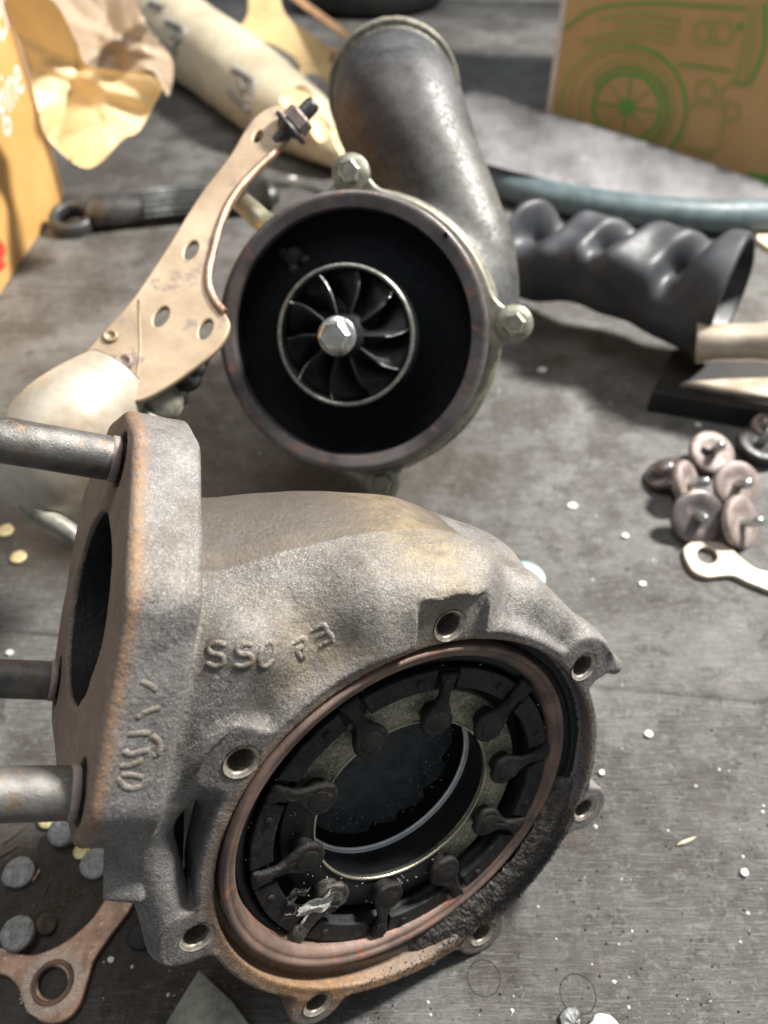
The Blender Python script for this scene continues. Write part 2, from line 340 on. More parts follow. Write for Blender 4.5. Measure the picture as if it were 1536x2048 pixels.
M['brass'] = simple('pale_brass_rod', (.36, .34, .24), (.60, .57, .43), .32, .75, 1.2, 20, .01)
M['flake'] = simple('white_flaky_scale', (.32, .31, .28), (.72, .71, .66), .6, .1, 7, 14, .08)
M['wood'] = simple('dark_splinter', (.05, .035, .025), (.14, .10, .07), .8, 0, 3, 9, .02)
M['blockwood'] = simple('black_oily_block', (.006, .006, .006), (.02, .018, .016), .6, 0, .5, 9, .02)
def film(name, col, trans=.35, rough=.25):
    t = NT(name); c = t.ramp(t.noise(.25, 4, .6), [(.3, tuple(x*.92 for x in col)), (.7, col)])
    return t.done(c, rough, 0., t.bump(t.noise(.5, 3, .5, None, .6), .10), **{'Transmission Weight': trans, 'IOR': 1.25})
M['bagyellow'] = film('yellow_waxed_paper', (.88, .70, .40), .0, .42)
M['bagclear'] = film('clear_plastic_film', (.70, .56, .42), .0, .18); M['bagclear'].node_tree.nodes['Principled BSDF'].inputs['Alpha'].default_value = .5
def bench_mat():
    t = NT('weathered_grey_paint_on_wood'); st = t.scaled((.22, 3.2, 1)); st2 = t.scaled((.5, 9, 1))
    c = t.ramp(t.noise(.13, 5, .65), [(.3, (.062, .060, .057)), (.5, (.125, .124, .120)), (.72, (.22, .22, .216))])
    c = t.mix(t.ramp(t.noise(2.2, 6, .75, st), [(.40, .40), (.56, 0.)]), c, (.06, .056, .05))
    c = t.mix(t.ramp(t.noise(.22, 6, .72), [(.46, 0.), (.60, .88)]), c, (.050, .043, .037))
    c = t.mix(t.ramp(t.noise(.75, 6, .8), [(.55, 0.), (.63, .8)]), c, (.030, .027, .024))
    c = t.mix(t.ramp(t.noise(3.2, 6, .85), [(.54, 0.), (.66, .65)]), c, (.27, .268, .26))
    c = t.mix(t.ramp(t.noise(4.3, 6, .85), [(.56, 0.), (.64, .75)]), c, (.035, .032, .028))
    c = t.mix(t.ramp(t.noise(1.6, 6, .8, st2), [(.52, 0.), (.66, .5)]), c, (.33, .33, .325))
    c = t.mix(t.ramp(t.noise(1.1, 6, .8), [(.58, 0.), (.74, .55)]), c, (.07, .055, .045))
    c = t.mix(t.ramp(t.noise(.42, 4, .7), [(.62, 0.), (.80, .5)]), c, (.16, .085, .07))
    c = t.mix(t.ramp(t.noise(9, 3, .8), [(.60, 0.), (.68, .5)]), c, (.04, .035, .03))
    c = t.mix(t.ramp(t.noise(13, 3, .8), [(.63, 0.), (.68, .7)]), c, (.45, .45, .43))
    R, G, B = t.attr('stain_shade')[:3]
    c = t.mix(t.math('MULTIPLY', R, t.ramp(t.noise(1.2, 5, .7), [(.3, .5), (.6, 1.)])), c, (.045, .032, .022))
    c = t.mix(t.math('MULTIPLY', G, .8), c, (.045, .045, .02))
    n1 = t.bump(t.noise(2.2, 6, .75, st), .06); n2 = t.bump(t.noise(1.6, 6, .8, st2), .05, 1, n1); n3 = t.bump(t.noise(10, 4, .8), .025, 1, n2)
    rg = t.ramp(t.noise(.6, 5, .7), [(.3, .42), (.7, .68)])
    return t.done(c, rg, 0, n3)
M['bench'] = bench_mat()
# ------------------------------------------------------------------ workbench: five planks with open seams
bench = thing('workbench_top', (0, 40, TZ-3), None, None, kind='structure')
ang = math.radians(-7); ux, uy = math.cos(ang), math.sin(ang)
p1 = tab(0, 1262); p2 = tab(1536, 1435); p3 = tab(135, 576)
ang = math.atan2(p2[1]-p1[1], p2[0]-p1[0])*.85; ux, uy = math.cos(ang), math.sin(ang)
vA = -p1[0]*uy+p1[1]*ux; vB = -p3[0]*uy+p3[1]*ux
cuts = [-24, vA, vB, vB+(vB-vA), vB+2.1*(vB-vA), vB+3.1*(vB-vA), vB+6*(vB-vA)]
for i in range(len(cuts)-1):
    a, b = cuts[i]+.002, cuts[i+1]-.002; nu = 2 if i > 2 else 240; nv = 2 if i > 2 else int((b-a)/.4); us = np.linspace(-95 if i<3 else -330, 95 if i<3 else 330, nu); vs = np.linspace(a, b, nv)
    U, Vv = np.meshgrid(us, vs, indexing='ij'); Z = np.zeros_like(U)
    edge = np.minimum(Vv-a, b-Vv); Z -= .006*np.exp(-(edge/.08)**2)
    P = np.stack([U*ux-Vv*uy, U*uy+Vv*ux, TZ+Z-.0], -1).reshape(-1, 3); F = grid_faces(nu, nv)
    # sides down
    n0 = len(P); rim = [j for j in range(nv)] + [k*nv+nv-1 for k in range(1, nu)] + [(nu-1)*nv+j for j in range(nv-2, -1, -1)] + [k*nv for k in range(nu-2, 0, -1)]
    low = P[rim].copy(); low[:, 2] = TZ-3; P2 = np.vstack([P, low]); m = len(rim)
    F = F + [(rim[k], rim[(k+1) % m], n0+(k+1) % m, n0+k) for k in range(m)]
    o = mk('plank', P2, F, M['bench'], bench)
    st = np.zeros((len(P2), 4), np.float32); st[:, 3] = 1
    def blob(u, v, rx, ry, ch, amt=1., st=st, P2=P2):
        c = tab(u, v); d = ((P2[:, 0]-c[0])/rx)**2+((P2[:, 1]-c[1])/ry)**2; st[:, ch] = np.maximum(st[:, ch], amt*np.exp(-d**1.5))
    blob(90, 1820, 6.5, 4.6, 0, 1); blob(120, 1080, 4.5, 3.2, 0, .85); blob(700, 930, 9, 4, 0, .75); blob(1118, 722, 1.6, 1.0, 1, 1); blob(1440, 1610, 1.3, 1.0, 0, .35); blob(1090, 1930, 2.5, 1.3, 0, .4); blob(190, 350, 5, 8, 0, .6)  # third blob: oil stain plus the rear unit's shade put into the bench colour
    at_ = o.data.color_attributes.new('stain_shade', 'FLOAT_COLOR', 'POINT'); at_.data.foreach_set('color', st.ravel())
# ------------------------------------------------------------------ turbine housing (front casting)
FF = Fr((1.156, 10.154, 5.861), (.441, -.842, .31))
NI = nrm(np.array([-.871, -.23, .435])); _e = FF.z-np.dot(FF.z, NI)*NI
IF = Fr((-8.59, 13.55, 12.15), NI, _e)           # x = e, y = NI x e = s, z out of the inlet
HOLES = [(1.91, 7.01), (6.5, 3.16), (6.38, -3.51), (1.62, -7.04), (-4.68, -5.56), (-7.23, .28), (-4.58, 5.61)]
SLAB = ccw([(-1.2, 6.0), (.9, 6.0), (4.65, 3.0), (5.85, -2.15), (5.35, -3.6), (1.0, -4.9), (-2.6, -5.3), (-4.3, -4.5), (-5.5, -2.6), (-6.3, 1.4), (-3.6, 4.9)])
STUDS = [(-.09, 4.82), (4.59, -2.37), (-2.79, -3.92)]
VOL = [((-6.0, 7.75, -5.15), 3.75), ((-3.9, 6.6, -4.9), 3.8), ((-1.4, 5.9, -4.5), 4.0), (( .9, 5.1, -4.1), 4.0), ((3.2, 3.9, -3.7), 3.55), ((4.7, 1.9, -3.4), 2.9), ((5.2, -.9, -3.1), 2.2), ((4.2, -3.6, -2.9), 2.0), ((1.5, -5.0, -2.8), 1.9), ((-2, -4.8, -2.8), 1.7), ((-4.6, -2.8, -2.7), 1.6), ((-5.4, 0, -2.6), 1.6)]
LUG = Fr(at(246, 1702, 20.6), (-.10, -.62, .78), RT)
SLABI = []
for i in range(len(SLAB)):                                             # slab outline inset by 1.15, so that its corners round off
    p, a, b = SLAB[i], SLAB[i-1], SLAB[(i+1) % len(SLAB)]; e1, e2 = nrm(p-a), nrm(b-p); n1, n2 = np.array([-e1[1], e1[0]]), np.array([-e2[1], e2[0]]); m_ = n1+n2
    SLABI.append(p+1.15*m_/max(1+n1@n2, .6))
def f_house(Pw):
    P = FF.l(Pw); Q = IF.l(Pw); d = None
    for (a, ra), (b, rb) in zip(VOL[:-1], VOL[1:]):
        c = s_cone(P, a, b, ra, rb); d = c if d is None else smin(d, c, .9)
    d = smax(d, Q[:, 2]+1.0, .2)
    d = smin(d, s_cyl(P, 0, 0, 5.7, -8, -1, .5), 1.2)
    d = smin(d, s_cyl(P, 0, 0, 7.05, -1.5, 0, .10), .7)
    d = smin(d, s_cone(P, (-7.45, 4.3, -1.1), (-7.85, .1, -.62), .74, .74), .10)
    d = smin(d, s_cone(P, (-4.9, 7.6, -2.6), (-5.6, 5.2, -1.9), 1.3, .9), .9)
    for x, y in HOLES: d = smin(d, s_cyl(P, x, y, .98, -1.5, 0, .10), .35)
    d = smin(d, s_cone(P, (5.2, 5.7, -1.4), (7.95, 2.3, -.30), .85, .30), .8)
    d = smin(d, s_cone(P, (.2, 7.9, -1.25), (3.2, 7.5, -1.25), 1.0, .95), 1.6)
    d = smin(d, s_cone(P, (-6.7, 5.3, -1.15), (-3.6, 8.0, -1.35), 1.05, 1.05), .9)
    d = smin(d, s_box(LUG.l(Pw), (-.58, -1.35, -3.2), (.56, 1.6, 0), .12), .06)
    dr = s_poly(Q[:, 0], Q[:, 1], SLABI)-1.15+.24; dz = np.abs(Q[:, 2]+.925)-.925+.24
    slab = np.minimum(np.maximum(dr, dz), 0)+np.hypot(np.maximum(dr, 0), np.maximum(dz, 0))-.24
    d = smin(d, slab, .45)
    for x, y in HOLES: d = smax(d, -s_cyl(P, x, y, 1.06, 0, 3, .03), .06)
    for k, w_ in ((0, 1.15), (1, 1.2), (6, 1.55)):                     # flat spot-faced pads run along the rim
        x, y = HOLES[k]; a = math.atan2(y, x); U = (P[:, 0]-x)*math.cos(a)+(P[:, 1]-y)*math.sin(a); Vt = -(P[:, 0]-x)*math.sin(a)+(P[:, 1]-y)*math.cos(a)
        d = smax(d, -s_box(np.stack([U, Vt, P[:, 2]], -1), (-1.5, -w_, 0), (.95, w_, 3), .05), .07)
    d = smax(d, -s_cyl(P, 0, 0, 6.95, 0, 4, .05), .06)
    d = smax(d, -s_cyl(P, .09, .03, 6.64, -.62, 3, .05), .05)
    d = smax(d, -s_cyl(P, .02, .02, 6.36, -.80, 3, .04), .05)
    d = smax(d, -s_cyl(P, 0, 0, 5.95, -1.9, 3, .05), .05)
    d = smax(d, -s_cyl(P, 0, 0, 3.45, -9, 3, .05), .05)
    ca, sa = .83, .56; X = Q[:, 0]+.3; Y = Q[:, 1]-.15; u = X*ca+Y*sa; v = -X*sa+Y*ca
    el = (np.sqrt((u/3.45)**2+(v/2.8)**2)-1)*2.8; inl = np.maximum(el, np.abs(Q[:, 2]+1.5)-3.5)
    for (a, ra), (b, rb) in zip(VOL[:4], VOL[1:5]): inl = np.minimum(inl, s_cone(P, a, b, ra-1.0, rb-1.1))
    d = smax(d, -inl, .06)
    for x, y in HOLES: d = np.maximum(d, -s_cyl(P, x, y, .46, -1.35, 3, .02))
    for x, y in STUDS: d = np.maximum(d, -s_cyl(Q, x, y, .78, -.9, 2, .02))
    d = d + .018*np.sin(P[:, 0]*2.1+1.3*np.sin(P[:, 1]*1.7))*np.sin(P[:, 1]*2.3+P[:, 2]*1.9)*(P[:, 2] < -.25)
    return d
house = thing('turbine_housing', (1.2, 13, TZ), 'large rusty grey cast housing with sooty round bore and studded flange, nearest the camera', 'turbine housing')
V, Qd = mesh_sdf(f_house, (-14.5, 3, -2.6), (11, 24, 21), .085)
P = FF.l(V); Q = IF.l(V); r = np.hypot(P[:, 0], P[:, 1]); th = np.degrees(np.arctan2(P[:, 1], P[:, 0]))
cols = np.zeros((len(V), 4)); cols[:, 3] = 1
g = lambda x, s: np.exp(-(x/s)**2)
face = (P[:, 2] > -.12)
cols[:, 0] = np.clip(.45*g(r-6.7, .15)*face + .9*g(r-6.9, .9)*g(((th+125+180) % 360)-180, 42)*(P[:, 2] > -2), 0, 1)
inface = g(Q[:, 2]-.0, .12)*(Q[:, 2] > -.2)
cols[:, 0] = np.maximum(cols[:, 0], .50*inface*(np.abs(Q[:, 0]) < 9))
ec = np.array([s_poly(Q[:, 0], Q[:, 1], SLAB)])[0]
cols[:, 0] = np.maximum(cols[:, 0], .85*g(ec-.02, .18)*g(Q[:, 2]+.18, .2))
ya, yb = FF.l(on_plane(600, 1305, FF.w((0, 0, -1.2)), FF.z)), FF.l(on_plane(850, 1215, FF.w((0, 0, -1.2)), FF.z)); _t = np.clip(((P-ya)@(yb-ya))/((yb-ya)@(yb-ya)), 0, 1); yd_ = np.linalg.norm(P-ya-_t[:, None]*(yb-ya), axis=1)
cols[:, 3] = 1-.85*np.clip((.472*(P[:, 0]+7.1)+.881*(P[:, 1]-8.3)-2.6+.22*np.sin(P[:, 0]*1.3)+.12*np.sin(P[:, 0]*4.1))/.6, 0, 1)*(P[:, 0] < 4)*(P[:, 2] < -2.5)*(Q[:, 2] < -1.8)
cols[:, 2] = .85*np.clip(.95*g(yd_, 1.0) + .6*g(np.hypot(P[:, 0]-2.2, P[:, 1]-8.8), 1.3) + .10*(P[:, 2] < -.6)*(P[:, 2] > -3), 0, 1)
el = np.sqrt((((Q[:, 0]+.3)*.83+(Q[:, 1]-.15)*.56)/3.43)**2+((-(Q[:, 0]+.3)*.56+(Q[:, 1]-.15)*.83)/2.78)**2)
soot = ((r < 6.52) & (P[:, 2] < -.1) & (P[:, 2] > -9.5) & (r < 6.52)).astype(float)*(np.linalg.norm(P-np.array([0, 0, -3]), axis=1) < 7.4)*((r > 6.2) | (r < 6.2))
bl = g(((th+140+180) % 360)-180, 48)
clean = (r > 5.97) & (bl > .25); cols[:, 0] = np.where((r < 6.66) & (r > 5.97) & (P[:, 2] < .05) & (P[:, 2] > -1.1), .95*bl, cols[:, 0])
inside = (r < 6.66) & (P[:, 2] < -.10) & (P[:, 2] > -2.2) & ~clean; inside |= (r < 3.5)
vin = np.zeros(len(V), bool)
for (a, ra), (b, rb) in zip(VOL[:4], VOL[1:5]): vin |= s_cone(P, a, b, ra-.95, rb-1.05) < .05
inside |= ((el < 1.02) & (Q[:, 2] < -.12) & (Q[:, 2] > -5.2)) | (vin & (Q[:, 2] < -.3))
cols[:, 1] = np.where(inside, 1.0, 0.)
mo = (el < 1.05) & (Q[:, 2] < .1) & (Q[:, 2] > -1.2); cols[mo, 1] = np.clip((-Q[mo, 2]-.03)/.25, 0, 1)
# black crust along the lower right of the rim
crust = g(r-6.75, .34)*g(((th+52+180) % 360)-180, 36)*(P[:, 2] > -.3); cols[:, 1] = np.maximum(cols[:, 1], crust*.62)
shade = g(np.hypot(Q[:, 0]-5.2, Q[:, 1]+.6)*.5, 1.5)*0; 
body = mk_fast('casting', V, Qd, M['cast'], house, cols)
bvh = BVHTree.FromPolygons([tuple(v) for v in V], Qd.tolist())
def hit(u, v): 
    d = Vector(nrm(ray(u, v))); h = bvh.ray_cast(Vector(CAM), d); return (np.array(h[0]), np.array(h[1])) if h[0] is not None else (None, None)
def raised(parent, name, strokes, rad, mat, sink=.35):
    if isinstance(strokes[0][0][0], tuple): return [raised(parent, name, k, rad, mat, sink) for k in strokes]
    mb = MB()
    for s in strokes:
        pts = smoothpath(np.array(s, float), 5) if len(s) > 2 else np.array([np.array(s[0])+(np.array(s[1])-s[0])*t for t in np.linspace(0, 1, 6)])
        L = []
        for u, v in pts:
            p, n = hit(u, v)
            if p is None: continue
            if np.dot(n, CAM-p) < 0: n = -n
            L.append(p-n*rad*sink)
        if len(L) > 2: mb.add(*tube(np.array(L), np.concatenate([[rad*.6], np.full(len(L)-2, rad), [rad*.6]]), 8))
    o = mk(name, mb.V, mb.F, mat, parent)
    c = o.data.color_attributes.new('tint', 'FLOAT_COLOR', 'POINT'); c.data.foreach_set('color', np.tile([0, 0, .25, 1], len(mb.V)).astype(np.float32)); return o
raised(body, 'raised_character', [
    [[(452, 1291), (436, 1286), (418, 1293), (422, 1306), (444, 1312), (446, 1326), (430, 1333), (412, 1326)]],
    [[(506, 1290), (490, 1288), (476, 1296), (480, 1308), (500, 1310), (503, 1324), (486, 1333), (468, 1330)]],
    [[(527, 1290), (541, 1283), (549, 1296), (546, 1320), (531, 1333), (520, 1326), (522, 1304), (527, 1290)]],
    [[(584, 1288), (609, 1276), (606, 1316), (594, 1300), (612, 1292)]],
    [[(622, 1262), (646, 1250), (652, 1262), (634, 1274)], [(652, 1262), (664, 1276), (640, 1292)], [(646, 1250), (668, 1284)]]], .10, M['cast'], .45)
raised(body, 'raised_flange_mark', [[[(278, 1362), (298, 1370), (317, 1384)]], [[(270, 1440), (292, 1424), (326, 1414)]], [[(250, 1470), (285, 1466), (302, 1468)],
    [(300, 1468), (318, 1485), (316, 1508), (305, 1512)], [(245, 1500), (262, 1510), (285, 1503), (302, 1502)], [(236, 1534), (262, 1530), (290, 1518)]],
    [[(236, 1552), (244, 1570), (262, 1578), (284, 1572), (294, 1556)], [(238, 1552), (262, 1550), (292, 1556)]]], .15, M['cast'], .78)
# threaded inserts
zz = []
for k in range(7): z0 = -.04-k*.14; zz += [(.445, z0), (.35, z0-.07)]
for x, y in HOLES:
    Vv, Fc = lathe(FF.sub((x, y, 0)), [(.50, .006), (.45, -.04)]+zz+[(.33, -1.1), (.01, -1.12)], 28)
    mk('threaded_hole', Vv, Fc, M['thread'], house, True)
# seat ring
RG = Fr(FF.w((-.17, .42, -.20)), (.48, -.834, .275))
Vv, Fc = lathe(RG, [(6.13, -.7), (6.14, -.10), (6.10, .0), (6.02, .02), (5.93, -.03), (5.90, -.10), (5.85, -.10), (5.74, -.12), (5.70, -.20), (5.66, -.24), (5.62, -.34), (5.60, -.7)], 144)
mk('seat_ring', Vv, Fc, M['pink'], house)
# black nozzle assembly
Vv, Fc = lathe(FF, [(5.74, -.78), (5.6, -.78), (5.46, -.84), (5.42, -1.55), (4.1, -1.55), (4.05, -1.5)], 120); mk('nozzle_carrier', Vv, Fc, M['soot_shine'], house)
Vv, Fc = lathe(FF, [(4.28, -1.5), (4.27, -1.16), (4.22, -1.12), (3.2, -1.12), (3.15, -1.16), (3.13, -1.3)], 120); nozplate = mk('nozzle_plate', Vv, Fc, M['plate'], house)
tc = np.zeros((len(Vv), 4)); tc[:, 3] = 1; pl_ = FF.l(Vv); ta = np.degrees(np.arctan2(pl_[:, 1], pl_[:, 0])) % 360
tc[:, 1] = np.clip(.25+.75*np.exp(-((ta-235)/55)**2)+.45*np.exp(-((ta-160)/30)**2), 0, 1); nozplate.data.color_attributes.new('tint', 'FLOAT_COLOR', 'POINT').data.foreach_set('color', tc.astype(np.float32).ravel())
Vv, Fc = lathe(FF, [(3.13, -1.16), (3.14, -1.22), (3.22, -1.4), (3.25, -2.1), (3.26, -2.42)], 120); mk('shroud_wall', Vv, Fc, M['soot_shine'], house)
mk('plate_edge', *lathe(FF, [(3.20, -1.13), (3.18, -1.09), (3.12, -1.10), (3.11, -1.16)], 120), M['brass'], house)
Vv, Fc = lathe(FF, [(3.28, -2.34), (3.265, -2.42), (3.23, -2.45), (3.17, -2.44), (3.12, -2.52)], 120); mk('shroud_lip', Vv, Fc, M['polished'], house)
Vv, Fc = lathe(FF, [(3.13, -2.51), (3.10, -3.1), (3.0, -4.6), (3.0, -7.2)], 96); mk('outlet_wall', Vv, Fc, M['soot'], house)
pts = []
for k in range(96):
    a = 2*math.pi*k/96; rr = 2.95; pts.append((rr*math.cos(a), rr*math.sin(a)))
for am in (-106, -82, -55, -28):
    i0 = int(round((am % 360)/360*96)); 
    for j in range(4): rr = 2.95-.34*(1-j/4); a = 2*math.pi*(i0+j)/96; pts[(i0+j) % 96] = (rr*math.cos(a), rr*math.sin(a))
Vv, Fc = plate(FF, [pts], -3.15, -3.0, .02); mk('bore_floor', Vv, Fc, M['floor'], house, False)
# unison ring with arc slots between raised segments
Vv, Fc = lathe(FF, [(5.22, -1.45), (5.22, -.86), (5.17, -.82), (4.78, -.82), (4.73, -.86), (4.73, -1.45)], 144); uni = mk('unison_ring', Vv, Fc, M['soot_shine'], house)

for k in range(10):
    a0, a1 = -5-36*k+4.2, -5-36*k+31.8; jj = .02*math.sin(k*4.1); arc = [(5.34*math.cos(math.radians(t)), 5.34*math.sin(math.radians(t))) for t in np.linspace(a0, a1, 14)]+[(4.62*math.cos(math.radians(t)), 4.62*math.sin(math.radians(t))) for t in np.linspace(a1-1, a0+1, 14)]
    mk('ring_segment', *plate(FF, [ccw(arc)], -.95, -.66+jj, .05, 2), M['segment'], house, True, ang=40)
    Vv, Fc = lathe(FF.sub((4.98*math.cos(math.radians(a0+7)), 4.98*math.sin(math.radians(a0+7)), jj)), [(.0, -.60), (.10, -.605), (.13, -.64), (.13, -.7)], 12); mk('rivet', Vv, Fc, M['lever'], house)
def lever_mesh(seed, bend=0.):   # round knob, neck and outer tongue
    rg = np.random.default_rng(seed); mb = MB()
    out = rnd([(3.06, 0), (3.20, .40), (3.60, .57), (4.0, .43), (4.30, .25), (4.6, .20), (4.95, .24+bend), (5.36, .34+bend), (5.42, 0+bend), (5.34, -.30+bend), (4.95, -.22), (4.6, -.19), (4.30, -.25), (4.0, -.43), (3.60, -.57), (3.20, -.40)], 4)
    out = out+rg.normal(0, .012, out.shape)
    mb.add(*plate(WORLD, [ccw(out)], -.82, -.56, .10, 3)); mb.add(*lathe(WORLD.sub((3.64, 0, 0)), [(.42, -.62), (.36, -.55), (.26, -.53), (.0, -.52)], 24)); mb.add(*lathe(WORLD.sub((3.66, 0, 0)), [(.40, -1.12), (.40, -.75)], 20))
    mb.add(*box(WORLD, (4.80, -.20, -.72), (5.30, .20, -.54), .06)); return mb
for k in range(10):
    ang_ = -5-36*k; mb = lever_mesh(k, .05*math.sin(k*2.3)); fr = Fr(FF.w((0, 0, .02*math.sin(k*5))), FF.z, math.cos(math.radians(ang_))*FF.x+math.sin(math.radians(ang_))*FF.y)
    LV = np.array(mb.V); LV *= 1+.035*math.sin(k*3.7); LV += np.array([[.025*mnoise.noise(Vector(p)*2.2+Vector((k, 0, 0))), .025*mnoise.noise(Vector(p)*2.2+Vector((0, k, 5))), .03*mnoise.noise(Vector(p)*3+Vector((0, 3, k)))] for p in LV]); mb.V = LV.tolist()
    a = ((ang_+180) % 360)-180; pale = -155 < a < -140
    o = mk('vane_lever', fr.w(np.array(mb.V)), mb.F, M['leverpale'] if pale else M['lever'], house, True, ang=40)
    if pale: o['label'] = 'scraped pale metal lever'
# flaking scale on the lower left lever and on the plate
def flake(name, c2, size, z, seed, parent):
    rg = np.random.default_rng(seed); n = 26; V = []; F = []
    g_ = 12
    for i in range(g_):
        for j in range(g_):
            x = (i/(g_-1)-.5); y = (j/(g_-1)-.5); k = 1-.25*rg.random()
            V.append((c2[0]+x*size[0]*k+.10*math.sin(9*y+seed), c2[1]+y*size[1]*k+.10*math.sin(8*x+seed), z+.05*math.sin(7*x+3*y+seed)*math.cos(6*y)+.03*rg.random()))
    fr = FF; return mk(name, fr.w(np.array(V)), grid_faces(g_, g_), M['flake' if seed == 3 else 'leverpale'], parent)
flake('scale_flake', (-3.75, -1.65), (1.25, .75), -.46, 3, house); flake('scale_flake', (-4.45, -1.55), (.8, .28), -.52, 5, house); flake('scale_flake', (-4.15, -.85), (.75, .45), -.58, 8, house); flake('scale_flake', (-3.3, -2.1), (.55, .5), -.52, 9, house)
# crusted soot filling the gap at the lower right of the rim
V = []; na, nr_ = 420, 20
for i in range(na):
    a = math.radians(-100+80*i/(na-1)); w_ = math.sin(math.pi*i/(na-1))**.35
    for j in range(nr_):
        t = j/(nr_-1); ri = 6.08-.17*math.cos(a)+.42*math.sin(a); rr = ri+(6.78-ri)*t; z = -.36+.27*t**.8-(1-w_)*.5
        z += .05*mnoise.noise(Vector((rr*2.2*math.cos(a), rr*2.2*math.sin(a), 3)))+.04*mnoise.noise(Vector((rr*7*math.cos(a), rr*7*math.sin(a), 1)))+.015*rng.normal()-.05; V.append((rr*math.cos(a), rr*math.sin(a), z))
mk('soot_crust_bed', FF.w(np.array(V)), grid_faces(na, nr_), M['crust'], house)
# crust grit on the rim (uncountable)
mb = MB()
def pebble(mb, c, r, rg, sq=.6):
    V = []; n = 5
    for (x, y, z) in ((0, 0, 1), (1, 0, 0), (0, 1, 0), (-1, 0, 0), (0, -1, 0), (0, 0, -.4)):
        k = r*(.7+.6*rg.random()); V.append((c[0]+x*k, c[1]+y*k, c[2]+z*k*sq))
    mb.add(V, [(0, 1, 2), (0, 2, 3), (0, 3, 4), (0, 4, 1), (5, 2, 1), (5, 3, 2), (5, 4, 3), (5, 1, 4)])
for _ in range(1900):
    a = math.radians(-55+rng.normal(0, 22)); rr = 6.5+rng.normal(0, .28); rr = min(rr, 6.98); c = FF.w(np.array([rr*math.cos(a), rr*math.sin(a), .01])); pebble(mb, c, .012+.03*rng.random()**2, rng, 1)
o = mk('soot_crust', mb.V, mb.F, M['soot_shine'], house, False); o['kind'] = 'stuff'
mb = MB()
for _ in range(420):
    a = rng.random()*2*math.pi; rr = rng.choice([3.2, 3.9, 5.0, 2.2])+rng.normal(0, .35); zf = -1.10 if 3.2 < rr < 4.25 else (-.80 if rr > 4.7 else -2.98); c = FF.w(np.array([rr*math.cos(a), rr*math.sin(a), zf])); pebble(mb, c, .014+.014*rng.random(), rng, 1)
o = mk('bright_grit', mb.V, mb.F, M['chip'], house, False); o['kind'] = 'stuff'
# studs (slide-in sleeves) on the inlet flange
studpts = STUDS
for i, (x, y) in enumerate(studpts):
    rr = [.60, .64, .62][i]; fr = IF.sub((x, y, 0))
    Vv, Fc = lathe(fr, [(.01, -.8), (rr*.80, -.8), (rr*.82, .05), (rr*.97, .10), (rr, .22), (rr*1.02, .5), (rr, 2.0), (rr*1.03, 5), (rr, 9), (.01, 9)], 40)
    lab = ['brown sooty steel stud at the top of the inlet flange', 'dark shiny steel stud at the bottom of the inlet flange', 'speckled steel stud in the middle of the inlet flange'][i]
    o = mk('stud', Vv, Fc, M['studsteel'], house); o['label'] = lab
    Vv, Fc = lathe(fr, [(rr*1.0, .06), (rr*1.06, .10), (rr*1.06, .24), (rr*1.01, .28)], 40); sub(mk('collar', Vv, Fc, M['brownsteel'], house), o)
# foot plate below the housing, on the bench
cz = TZ+.95; poly = [tab(*p, .95)[:2] for p in ((398, 1938), (462, 1998), (520, 2075), (318, 2090), (334, 2040))]
Vv, Fc = plate(Fr((0, 0, 0), (0, 0, 1), (1, 0, 0)), [ccw(poly)], TZ, cz, .06); mk('foot_plate', Vv, Fc, M['greymetal'], house, False)
# ------------------------------------------------------------------ rear: compressor housing with turbine wheel
RF = Fr((-1.62, 31.19, 10.42), (-.166, -.837, .522))
turbo = thing('turbocharger', (-1, 36, TZ), 'turbocharger core with black dish face, bladed wheel and grey elbow pipe, behind the large casting', 'turbocharger')
PIPE = [(at(975, 640, 41), 1.5), (at(950, 520, 41), 1.9), (at(905, 430, 41.5), 2.25), (at(862, 345, 42), 2.55), (at(803, 238, 43), 3.36), (at(790, 196, 45.5), 3.42)]
_pp = smoothpath([p for p, r_ in PIPE], 3); _pr = np.interp(np.linspace(0, len(PIPE)-1, len(_pp)), range(len(PIPE)), [r_ for p, r_ in PIPE]); PIPE = list(zip(_pp, _pr))
def f_comp(Pw):
    P = RF.l(Pw); d = None
    for (a, ra), (b, rb) in zip(PIPE[:-1], PIPE[1:]):
        c = s_cone(Pw, a, b, ra, rb); d = c if d is None else smin(d, c, .8)
    d = smin(d, s_cyl(P, .1, 0, 6.5, -7.6, -2.3, .9), 1.2)
    d = smin(d, s_cyl(P, .1, 0, 6.9, -3.2, -2.3, .3), .4)
    d = smin(d, s_cone(P, (-3, -4.6, -5.6), (1.6, -4.6, -5.6), 2.5, 2.5), 1)
    e0 = PIPE[-1][0]; ax = nrm(PIPE[-1][0]-PIPE[-2][0]); L = (Pw-e0)@ax; rr = np.linalg.norm(Pw-e0-L[:, None]*ax, axis=1)
    lip = np.maximum(np.abs(L-.9)-.35, rr-3.95); d = smin(d, np.maximum(np.maximum(rr-3.4, -L), L-1.2), .3); d = smin(d, lip, .15)
    d = smax(d, -np.maximum(rr-2.7, -(L-.4)), .1)
    d = smax(d, np.where(rr < 5, L-1.25, -9), .05)
    return d
V, Qd = mesh_sdf(f_comp, (-10, 27, -3.5), (13, 52, 25), .14)
P = RF.l(V); cols = np.zeros((len(V), 4)); cols[:, 3] = 1; r = np.hypot(P[:, 0], P[:, 1])
cols[:, 2] = .8*(P[:, 2] > -3.4)*(r > 6.2)+.25*g(np.linalg.norm(V-at(960, 430, 41), axis=1), 4)
ax_ = nrm(PIPE[-1][0]-PIPE[-2][0]); L_ = (V-PIPE[-1][0])@ax_; R__ = np.linalg.norm(V-PIPE[-1][0]-L_[:, None]*ax_, axis=1); cols[:, 2] = np.maximum(cols[:, 2], .9*(L_ > .45)*(R__ < 5)*(R__ > 3.3))
